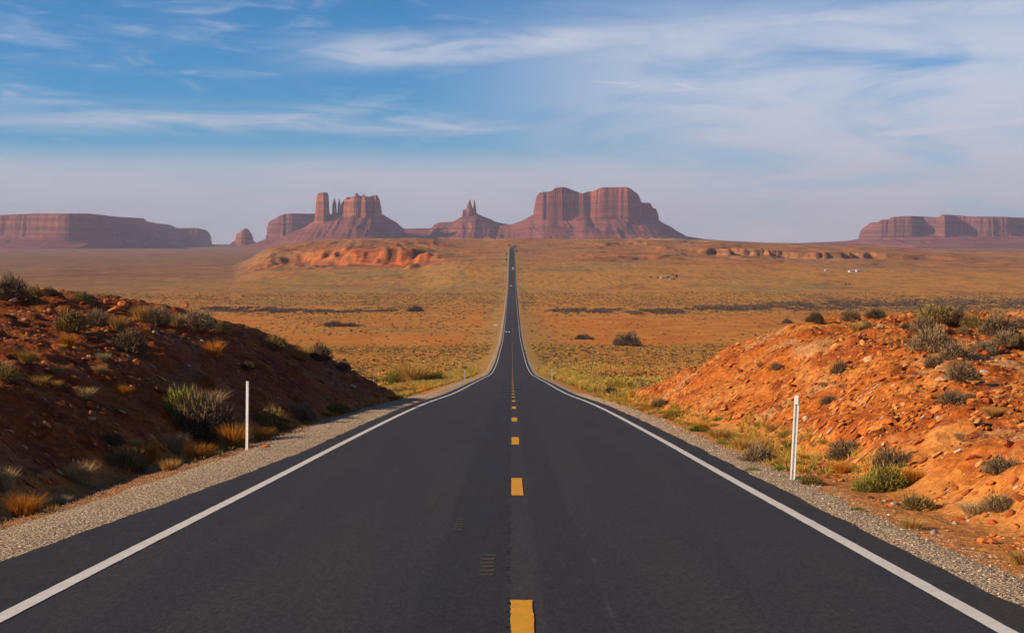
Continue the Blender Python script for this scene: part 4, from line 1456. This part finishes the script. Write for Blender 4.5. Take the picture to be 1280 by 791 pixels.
VG = [(.60, .40, .08), (.66, .36, .07), (.48, .36, .07), (.30, .27, .05), (.64, .44, .14), (.50, .24, .05)]
verge_grass(2600, 1, 4.9, 7.4, 24, 90, .26, VG)
verge_grass(5200, 1, 5.6, 12.5, 68, 330, .42, VG)
verge_grass(4200, -1, 6.8, 12.5, 88, 330, .42, VG)
verge_grass(900, -1, 5.9, 7.6, 14, 88, .2, [(.60, .26, .05), (.50, .30, .09), (.34, .2, .08)])


# dark brush along the wash
def brush_strip(n, pts, thick, size):
    """pts: (px, py) along the strip"""
    G = np.array([ground(*p) for p in pts])
    L = np.concatenate([[0], np.cumsum(np.linalg.norm(np.diff(G[:, :2], axis=0), axis=1))])
    s_ = rng.uniform(0, L[-1], n)
    xx = np.interp(s_, L, G[:, 0]) + rng.normal(0, 2, n)
    yy = np.interp(s_, L, G[:, 1]) + rng.normal(0, 1, n) * np.interp(s_, L, thick)
    keep = fbm(xx / 9, yy / 30, 72, 3) > .40
    xx, yy = xx[keep], yy[keep]
    k_ = len(xx)
    z_ = H(xx, yy)
    sz = rng.uniform(.6, 1.3, k_) * size
    join_scatter('dark_brush', sp_far, np.stack([xx, yy, z_ - .05], 1), rng.uniform(0, 6.28, k_), np.stack([sz, sz, sz * .8], 1),
                 pick([(.15, .10, .07), (.19, .125, .09), (.24, .16, .10), (.11, .08, .06)], k_), m_scrub)


brush_strip(9500, [(860, 386), (930, 385), (1000, 383), (1060, 381), (1130, 381), (1200, 380), (1330, 379)], [12, 22, 34, 48, 54, 54, 54], 3.2)
brush_strip(3000, [(690, 388.5), (740, 388.5), (790, 389.5), (850, 389)], [12, 17, 17, 12], 2.8)
brush_strip(3600, [(255, 386), (310, 387), (380, 389), (440, 389), (492, 388)], [14, 16, 18, 16, 12], 2.8)
brush_strip(240, [(398, 404), (446, 407)], [8, 6], 1.8)

# ------------------------------------------------------------------ single rocks
m_redrock = {}
for i, c_ in enumerate([(.58, .18, .04), (.62, .34, .16), (.42, .11, .03), (.46, .38, .31)]):
    m_redrock[i] = plain_mat(('red_rock', 'pale_rock', 'dark_red_rock', 'grey_rock')[i], c_, .9, vary=.25, scale=6)
RM = {}


def rock_mesh(ci, v, flat):
    k_ = (ci, v, flat)
    if k_ not in RM:
        V, F = rock_proto(900 + 13 * v + ci, 1, flat)
        RM[k_] = mesh_np('rock', V * .5, F, m_redrock[ci])
    return RM[k_]


def rock(x, y, z, size, ci, flat, label, group=None, rz=None, tilt=(0, 0)):
    o_ = link('rock', rock_mesh(ci, random.randrange(6), flat), None, (x, y, z + size * flat * .18), 0, size)
    o_.rotation_euler = (tilt[1], -tilt[0], random.uniform(0, 6.28) if rz is None else rz)
    tag(o_, label, 'rock', group)
    return o_


ROCKS = [
    (330, 560, 16, 0, .5, 'fist sized red rock on the gravel right of the left white post'),
    (1226, 678, 16, 0, .8, 'upright red rock on the sand at the lower right'),
    (1194, 655, 11, 3, .6, 'flat grey stone at the foot of the right bank, upper of the grey stones'),
    (1168, 667, 12, 3, .6, 'round grey violet stone near the right gravel'),
    (1186, 664, 9, 1, .6, 'cream stone beside the grey violet one'),
    (1180, 660, 9, 1, .6, 'pale stone behind the grey violet one'),
    (1225, 698, 8, 3, .5, 'pale flat stone at the edge of the right gravel'),
    (1177, 478, 18, 1, .45, 'large cream slab on the right bank left of the round brown shrub'),
    (1055, 456, 20, 2, .4, 'long red slab beside the grey shrub halfway up the right bank'),
    (1100, 443, 14, 0, .5, 'red block on the ledge in the upper right bank'),
    (1085, 450, 16, 1, .4, 'pale slab under the red block, upper right bank'),
    (925, 466, 14, 2, .6, 'dark red block on the left part of the right bank'),
    (858, 481, 14, 1, .4, 'light slab near the low end of the right bank'),
    (1120, 525, 12, 1, .5, 'white edged chip in the pale patch of the right bank'),
    (1160, 520, 22, 2, .35, 'wide dark red slab in the middle of the right bank'),
    (1080, 558, 12, 0, .6, 'red stone lying above the grey brown shrub, right bank'),
    (1270, 660, 20, 0, .5, 'broken red ledge block at the right edge'),
    (1262, 645, 22, 2, .5, 'dark red ledge block above the broken one at the right edge'),
    (16, 377, 12, 1, .5, 'pale stone on the lit top of the left hill'),
    (152, 384, 16, 0, .7, 'orange boulder catching the sun on the left crest'),
    (140, 390, 18, 0, .6, 'flat orange boulder below the sunlit one, left crest'),
    (132, 379, 12, 2, .7, 'dark boulder on the left skyline'),
    (232, 384, 12, 0, .8, 'small red boulder on the skyline beside the wide grey shrub'),
    (195, 418, 12, 1, .5, 'pale pink stone on the upper edge of the shaded left slope'),
    (356, 529, 10, 0, .8, 'reddish stone in the shade between shrub and gravel, right of the left post'),
    (164, 486, 14, 1, .4, 'grey slab lying on the shaded left slope'),
    (12, 540, 16, 1, .35, 'flat pale slab in the shade near the left edge'),
    (1241, 655, 20, 2, .5, 'dark red ledge block left of the broken one at the right edge'),
    (1276, 626, 26, 2, .45, 'long dark red ledge jutting from the bank at the right edge'),
    (1236, 606, 20, 0, .4, 'orange red slab under the wide dry shrub near the right edge'),
    (1268, 604, 18, 2, .5, 'dark block right of the orange red slab near the right edge'),
    (1214, 574, 18, 2, .4, 'dark slab on the bank left of the wide dry shrub'),
    (1182, 588, 16, 0, .5, 'red stone on the bare face between green shrub and right edge'),
    (1196, 612, 14, 2, .5, 'dark stone at the foot of the bare right face'),
    (1262, 556, 22, 2, .4, 'dark cracked slab above the wide dry shrub near the right edge'),
    (1226, 536, 18, 0, .4, 'flat red slab on the face below the flat dry shrub'),
    (1148, 556, 16, 2, .5, 'dark red stone above the spreading grey shrub'),
]
for px_, py_, w_, ci, fl, lb_ in ROCKS:
    x_, y_, z_ = ground(px_, py_)
    tl = slope_at(np.array([x_]), np.array([y_]), .4)[0]
    rock(x_, y_, z_, w_ * math.hypot(x_, y_) / FPX, ci, fl, lb_, tilt=(math.atan(tl[0]) * .8, math.atan(tl[1]) * .8))


def zone_rocks(n, side, ur, yr3, sr, label, group):
    c_ = 0
    for _ in range(n * 40):
        if c_ >= n:
            break
        y_ = random.uniform(*yr3)
        x_ = side * random.uniform(*ur) + CX
        if not on_bank(x_, y_):
            continue
        if float(fbm(x_ / 3.5, y_ / 3.5, 91 + side, 3)) < .48:
            continue
        tl = slope_at(np.array([x_]), np.array([y_]), .3)[0]
        ci_ = random.choice([0, 0, 0, 0, 1, 2, 2])
        fl_ = random.choice([.3, .3, .5])
        o_ = rock(x_, y_, float(H(x_, y_)), random.uniform(*sr) * (y_ / 40) ** .5, ci_, fl_, label, group,
             tilt=(math.atan(tl[0]) * .85 + random.uniform(-.15, .15), math.atan(tl[1]) * .85 + random.uniform(-.15, .15)))
        PENDING.append((o_, ('orange red ', 'pale ', 'dark red ')[ci_] + ('slab' if fl_ < .4 else 'stone'), 'R' if side > 0 else 'L'))
        c_ += 1


zone_rocks(150, 1, (6.5, 20), (20, 70), (.14, .42), 'broken sandstone slab strewn on the sunlit right bank', 'sandstone slabs on the right bank')
zone_rocks(110, -1, (9.5, 24), (26, 82), (.14, .45), 'broken sandstone slab strewn on the left bank', 'sandstone slabs on the left bank')

# ------------------------------------------------------------------ marker posts
m_galv = plain_mat('galvanised_steel', (.62, .62, .60), .45, .3, .4, .12, 12)
m_post = plain_mat('white_post_paint', (.86, .85, .81), .55, 0, .3, .08, 10)
m_refl = plain_mat('white_reflector', (.86, .85, .80), .35, 0, .5, .03, 10)
m_groove = plain_mat('post_shadow_steel', (.24, .27, .24), .6, .2, .3, .15, 10)


def box_mesh(name, x0, x1, y0, y1, z0, z1, mat, bev=0.0):
    import bmesh
    bm = bmesh.new()
    bmesh.ops.create_cube(bm, size=1)
    bmesh.ops.scale(bm, vec=(x1 - x0, y1 - y0, z1 - z0), verts=bm.verts)
    bmesh.ops.translate(bm, vec=((x0 + x1) / 2, (y0 + y1) / 2, (z0 + z1) / 2), verts=bm.verts)
    if bev:
        bmesh.ops.bevel(bm, geom=bm.edges[:], offset=bev, segments=2, affect='EDGES')
    me = bpy.data.meshes.new(name)
    bm.to_mesh(me)
    bm.free()
    me.materials.append(mat)
    return me


def channel_mesh(name, w, dp, th, h, mat, flange=.018):
    """a steel U channel with turned out lips, open towards -Y"""
    prof = [(-w / 2 - flange, -dp), (-w / 2 + th, -dp), (-w / 2 + th * 1.6, -th), (w / 2 - th * 1.6, -th), (w / 2 - th, -dp), (w / 2 + flange, -dp),
            (w / 2 + flange, -dp + th), (w / 2, -dp + th), (w / 2 - th * .6, 0), (-w / 2 + th * .6, 0), (-w / 2, -dp + th), (-w / 2 - flange, -dp + th)]
    n = len(prof)
    V = [(x_, y_, 0 if l_ == 0 else h) for l_ in (0, 1) for x_, y_ in prof]
    V = [(a, b_, -.25) if c_ == 0 else (a, b_, c_) for a, b_, c_ in V]
    F = [[i, (i + 1) % n, n + (i + 1) % n, n + i] for i in range(n)]
    me = mesh_np(name, V, F, mat)
    return me


def marker_post(x, y, z, h, lean, rz, label, w=.07, plate=True, group=None):
    e = bpy.data.objects.new('marker_post', None)
    COL.objects.link(e)
    e.location = (x, y, z)
    e.rotation_euler = (0, lean, rz)
    tag(e, label, 'marker post', group)
    link('channel', channel_mesh('channel', w * .62, .034, .006, h, m_post), e)
    if plate:
        link('reflector', box_mesh('reflector', -w * .5, w * .5, -.052, -.040, h - .13, h + .015, m_refl, .004), e)
    else:
        link('post_cap', box_mesh('post_cap', -w * .52, w * .52, -.042, .006, h, h + .02, m_galv, .003), e)
    return e


x_, y_, z_ = ground(310, 563)
marker_post(x_, y_, z_, 1.50, .03, R(-48), 'white steel marker post on the left gravel by orange grass', w=.075, plate=False)
x_, y_, z_ = ground(991, 601)
marker_post(x_, y_, z_, 1.38, .045, R(-24), 'white steel marker post with reflector at the foot of the right bank', w=.072)
for px_, py_, hpx, lb_ in ((580.8, 476.5, 13, 'thin white marker post on the left verge below the bend in the slope'),
                      (689.7, 476, 15, 'nearer of two thin white posts on the far right verge'),
                      (666.8, 461, 6, 'farther tiny white post on the far right verge'),
                      (649.5, 411, 4, 'most distant pale post, beside the road on the right across from the dark car')):
    x_, y_, z_ = ground(px_, py_)
    dd_ = math.hypot(x_, y_)
    marker_post(x_, y_, z_, hpx * dd_ / FPX, .01, 0, lb_, w=.13)

# ------------------------------------------------------------------ vehicles on the road
m_glass = plain_mat('car_glass', (.02, .025, .03), .1, 0, .6, .05)
m_tyre = plain_mat('tyre_rubber', (.02, .02, .02), .9)
m_rim = plain_mat('wheel_rim', (.4, .4, .42), .4, .7)
m_lamp, t, b = new_mat('lit_headlight')
b.inputs['Base Color'].default_value = (.9, .9, .9, 1)
b.inputs['Emission Color'].default_value = (1, .96, .88, 1)
b.inputs['Emission Strength'].default_value = 2.0


def extrude_profile(name, prof, w, mat, taper=1.0):
    """side profile (y, z) extruded across x"""
    n = len(prof)
    V = [(-w / 2, a, c_) for a, c_ in prof] + [(w / 2, a, c_) for a, c_ in prof]
    me = bpy.data.meshes.new(name)
    me.from_pydata(V, [], [list(range(n)), list(range(2 * n - 1, n - 1, -1))] + [[(i + 1) % n, i, n + i, n + (i + 1) % n] for i in range(n)])
    me.materials.append(mat)
    me.update()
    return me


def wheel_mesh(name, r, w, mat, seg=16):
    V, F = [], []
    for s_ in (-1, 1):
        for i in range(seg):
            a = i * 2 * math.pi / seg
            V.append((s_ * w / 2, math.cos(a) * r, math.sin(a) * r))
    for i in range(seg):
        j = (i + 1) % seg
        F.append([i, j, seg + j, seg + i])
    me = bpy.data.meshes.new(name)
    me.from_pydata(V, [], F + [list(range(seg))[::-1], list(range(seg, 2 * seg))])
    me.materials.append(mat)
    me.update()
    return me


def vehicle(name, x, y, facing, paint, label, cat, kind='car', lamps=True):
    e = bpy.data.objects.new(name, None)
    COL.objects.link(e)
    z = float(np.interp(y, yr, zz)) + .025
    sl = math.atan((float(zr(y + 2)) - float(zr(y - 2))) / 4)
    e.location = (x, y, z)
    e.rotation_euler = (sl * (1 if facing > 0 else -1), 0, 0 if facing > 0 else math.pi)
    tag(e, label, cat)
    mp = plain_mat(name + '_paint', paint, .3, 0, .5, .03)
    if kind == 'car':
        body = [(-2.2, .35), (2.2, .35), (2.28, .62), (2.1, .86), (1.1, .98), (-2.0, 1.02), (-2.28, .8)]
        cabin = [(1.05, .98), (.35, 1.46), (-1.2, 1.5), (-2.0, 1.0)]
        w, wb, r = 1.8, 1.35, .33
    else:
        body = [(-3.4, .45), (3.2, .45), (3.3, .9), (3.15, 1.25), (2.5, 1.4), (2.1, 2.1), (2.6, 2.35), (2.5, 2.95), (-3.4, 2.95)]
        cabin = [(2.52, 1.42), (2.14, 2.08), (1.4, 2.08), (1.4, 1.42)]
        w, wb, r = 2.25, 2.1, .38
    link('body', extrude_profile('body', body, w, mp), e)
    link('windows', extrude_profile('windows', cabin, w * (.88 if kind == 'car' else 1.01), m_glass), e)
    if kind == 'car':
        link('roof', extrude_profile('roof', [(.3, 1.47), (.25, 1.52), (-1.15, 1.54), (-1.2, 1.49)], w * .86, mp), e)
    wm, rm_ = wheel_mesh('wheel', r, .24, m_tyre), wheel_mesh('rim', r * .55, .26, m_rim)
    for sx in (-1, 1):
        for sy in (-1, 1):
            wo_ = link('wheel', wm, e, (sx * (w / 2 - .1), sy * wb, r))
            link('rim', rm_, wo_)
        hl = link('headlight', box_mesh('headlight', -.17, .17, -.04, .05, -.1, .1, m_lamp if lamps else m_glass, .02), e, (sx * (w / 2 - .28), 2.24 if kind == 'car' else 3.22, .68 if kind == 'car' else .85))
    return e


vehicle('car', -1.95, 708, -1, (.02, .02, .025), 'dark car with headlights on coming up the road in the valley', 'car')
vehicle('camper_van', 1.2, 1800, -1, (.85, .85, .85), 'white camper van on the highest stretch of the road', 'van', 'van')
vehicle('car', -.9, 1535, -1, (.3, .3, .32), 'small oncoming car midway up the far straight', 'car')

# white board beside the road
m_sign = plain_mat('white_sign_face', (.82, .80, .76), .5)
x_, y_, z_ = ground(619.8, 408.5)
e = bpy.data.objects.new('roadside_sign', None)
COL.objects.link(e)
e.location = (x_, y_, z_)
tag(e, 'low white board standing left of the road near the dark car', 'sign')
link('board', box_mesh('board', -1.1, 1.1, -.03, .03, .5, 1.35, m_sign, .01), e)
for s_ in (-.8, .8):
    link('post', box_mesh('post', s_ - .05, s_ + .05, .035, .12, -.3, 1.3, m_galv), e)

# ------------------------------------------------------------------ far homesteads
m_wall = plain_mat('pale_house_wall', (.70, .58, .46), .8)
m_wallw = plain_mat('white_house_wall', (.82, .76, .70), .8)
m_roof = plain_mat('house_roof', (.48, .40, .36), .7)
m_dark = plain_mat('dark_opening', (.04, .035, .03), .5)


def house(px, py, wpx, hpx, label, wall, depth=7.0, flat=False):
    x, y, z = ground(px, py)
    k_ = math.hypot(x, y) / FPX
    w, h = wpx * k_, hpx * k_
    e = bpy.data.objects.new('house', None)
    COL.objects.link(e)
    e.location = (x, y, z)
    tag(e, label, 'house')
    link('wall', box_mesh('wall', -w / 2, w / 2, 0, depth, -.5, h * .72, wall), e)
    rf = extrude_profile('roof', [(-.4, h * .72), (depth / 2, h * (1.0 if not flat else .86)), (depth + .4, h * .72), (depth + .4, h * .72 + .1), (depth / 2, h * (1.0 if not flat else .86) + .12), (-.4, h * .72 + .1)], w + .6, m_roof if not flat else wall)
    link('roof', rf, e, (0, 0, .01))
    link('door', box_mesh('door', -.5, .5, -.06, .02, 0, min(2.0, h * .66), m_dark), e, (w * .12, 0, 0))
    for s_ in (-.32, .34):
        link('window', box_mesh('window', -.5, .5, -.05, .02, h * .3, h * .56, m_dark), e, (w * s_, 0, 0))


house(828.5, 348.5, 6, 3.2, 'pale low house left of the dark trees in the far scrub', m_wall)
house(838.8, 349.5, 4.5, 2.4, 'small pale shed between the two dark tree groups', m_wall, 4)
house(1065, 340.5, 6.5, 2.8, 'white house with a lower left end, far right plain', m_wallw)
house(1073, 340, 4.5, 3.4, 'taller white block touching the far white house', m_wallw, 6)
house(1033, 339, 2.6, 2.4, 'tiny white hut left of the far white house', m_wallw, 4)

m_bark = plain_mat('tree_bark', (.12, .08, .05), .95)
m_tleaf = veg_mat('far_tree_leaf', (.06, .038, .02), (.10, .06, .03))


def small_tree(px, py, hpx, wpx, label, group=None):
    x, y, z = ground(px, py)
    k_ = math.hypot(x, y) / FPX
    h, w = hpx * k_, wpx * k_
    e = bpy.data.objects.new('tree', None)
    COL.objects.link(e)
    e.location = (x, y, z)
    tag(e, label, 'tree', group)
    V, F = [], []
    for i, (zz_, r_) in enumerate(((-.2, .22), (h * .35, .15), (h * .8, .06))):
        for q_ in range(6):
            V.append((math.cos(q_ * 1.047) * r_ + .1 * i, math.sin(q_ * 1.047) * r_, zz_))
    for l_ in (0, 6):
        for q_ in range(6):
            F.append([l_ + q_, l_ + (q_ + 1) % 6, l_ + 6 + (q_ + 1) % 6, l_ + 6 + q_])
    link('trunk', mesh_np('trunk', V, F, m_bark), e)
    r2 = np.random.default_rng(int(px))
    V, F = leaf_tris(r2, 500, w / 2, h * .7, .6, .35, up=.2, hollow=.1)
    V[:, 2] += h * .28
    link('crown', mesh_np('crown', V, F, m_tleaf), e)


small_tree(835.5, 349, 4.2, 3.4, 'squat dark tree right of the pale low house')
small_tree(845.8, 348.5, 6.5, 2.6, 'tallest dark tree at the right end of the homestead')
small_tree(842.4, 350, 2.6, 2.0, 'low dark tree in front of the small shed')
small_tree(813.4, 347.8, 2.0, 4.2, 'low brown tree at the left end of the homestead')
small_tree(822.5, 347.8, 1.3, 4.0, 'flat brown tree between the left tree and the pale house')
small_tree(1057.5, 356, 1.6, 3.5, 'low dark tree alone on the tan plain below the far white house')
small_tree(1062, 356, 1.6, 3.0, 'second low dark tree right beside the lone one, far plain')
for px_, py_, h_, w_, lb_ in ((637.2, 308.5, 2.6, 3, 'dark tree left of the road where it meets the upland rim'), (643.5, 309, 2.4, 3, 'dark tree right of the road at the upland rim'),
                              (645.5, 316.5, 5, 2.6, 'dark tree on the right of the road just under the rim'), (633.5, 318.6, 2, 2, 'low tree left of the road below the rim'),
                              (632.5, 326.5, 3, 2.2, 'dark tree left of the road, lowest of those near the rim')):
    small_tree(px_, py_, h_, w_, lb_)


# ------------------------------------------------------------------ labels for the scattered stones and plants, told from landmarks
MARKS = {'R': [(991, 601, 'the right white post'), (1108, 613, 'the bright green shrub'), (1057, 573, 'the grey brown slope shrub'), (1203, 475, 'the round brown shrub standing apart'),
               (1190, 504, 'the violet grey shrub'), (1172, 401, 'the tallest golden brown skyline shrub'), (1050, 466, 'the shrub by the bank ledge'), (970, 461, 'the small shrub high on the bank'),
               (1233, 443, 'the shrub with a long shadow'), (1252, 590, 'the wide dry edge shrub'), (812, 512, 'the tuft where the right bank ends'), (1064, 401, 'the grey shrub above the yellow tuft'),
               (1146, 637, 'the dark olive shrub'), (925, 466, 'the dark red bank block'), (1226, 678, 'the upright red rock'), (1280, 705, 'the golden clump at the lower right'), (948, 577, 'the bushy shrub left of the post'),
               (872, 539, 'the green and orange verge pair'), (784, 432, 'the big dark double bush'), (689.7, 476, 'the nearer thin white post'), (776, 488, 'the wide yellow verge shrub'), (729, 424, 'the flat dark valley bush')],
         'L': [(88, 411, 'the broad olive shrub'), (160, 438, 'the big dark rim shrub'), (250, 543, 'the largest dark shrub'), (310, 563, 'the left white post'), (345, 436, 'the olive skyline shrub'),
               (398, 449, 'the dark skyline shrub'), (267, 447, 'the glowing gold tuft'), (157, 585, 'the brown rounded shrub'), (30, 645, 'the orange clump at the lower left'), (12, 373, 'the dark hilltop shrub'),
               (246, 411, 'the wide grey green crest shrub'), (517, 479, 'the large pale yellow clump'), (49, 483, 'the yellowish tuft near the left edge'), (157, 494, 'the small rust coloured tuft'), (424, 517, 'the low olive shrub by the gravel'),
               (580.8, 476, 'the thin left marker post'), (437, 408, 'the flat dark valley bush'), (178, 402, 'the yellow crest tuft'), (106, 498, 'the brown dried tuft')]}


def project(p):
    f_ = p[1] * cp + p[2] * sp
    return 640 + FPX * p[0] / f_, 395.5 - FPX * (p[2] * cp - p[1] * sp) / f_


pool = {}
for o_, noun, sd_ in PENDING:
    a, b_ = project(o_.location)
    mx, my, nm = min(MARKS[sd_], key=lambda q_: (q_[0] - a) ** 2 + (q_[1] - b_) ** 2)
    ang = math.degrees(math.atan2(my - b_, a - mx)) % 360
    dr = ['right of', 'above and right of', 'above', 'above and left of', 'left of', 'below and left of', 'below', 'below and right of'][int((ang + 22.5) // 45) % 8]
    pool.setdefault((noun, dr, nm), []).append((math.hypot(a - mx, b_ - my), o_))
ORD = ['nearest', 'second nearest', 'third nearest', 'fourth nearest', 'fifth nearest', 'sixth nearest', 'seventh nearest', 'eighth nearest', 'ninth nearest', 'tenth nearest', 'eleventh nearest', 'twelfth nearest',
       'thirteenth nearest', 'fourteenth nearest', 'fifteenth nearest', 'sixteenth nearest']
for (noun, dr, nm), L_ in pool.items():
    L_.sort(key=lambda q_: q_[0])
    for i, (_, o_) in enumerate(L_):
        o_['label'] = ((ORD[min(i, 15)] + ' ') if len(L_) > 1 else '') + noun + ' ' + dr + ' ' + nm
        if len(o_['label'].split()) < 4:
            o_['label'] = 'small ' + o_['label']
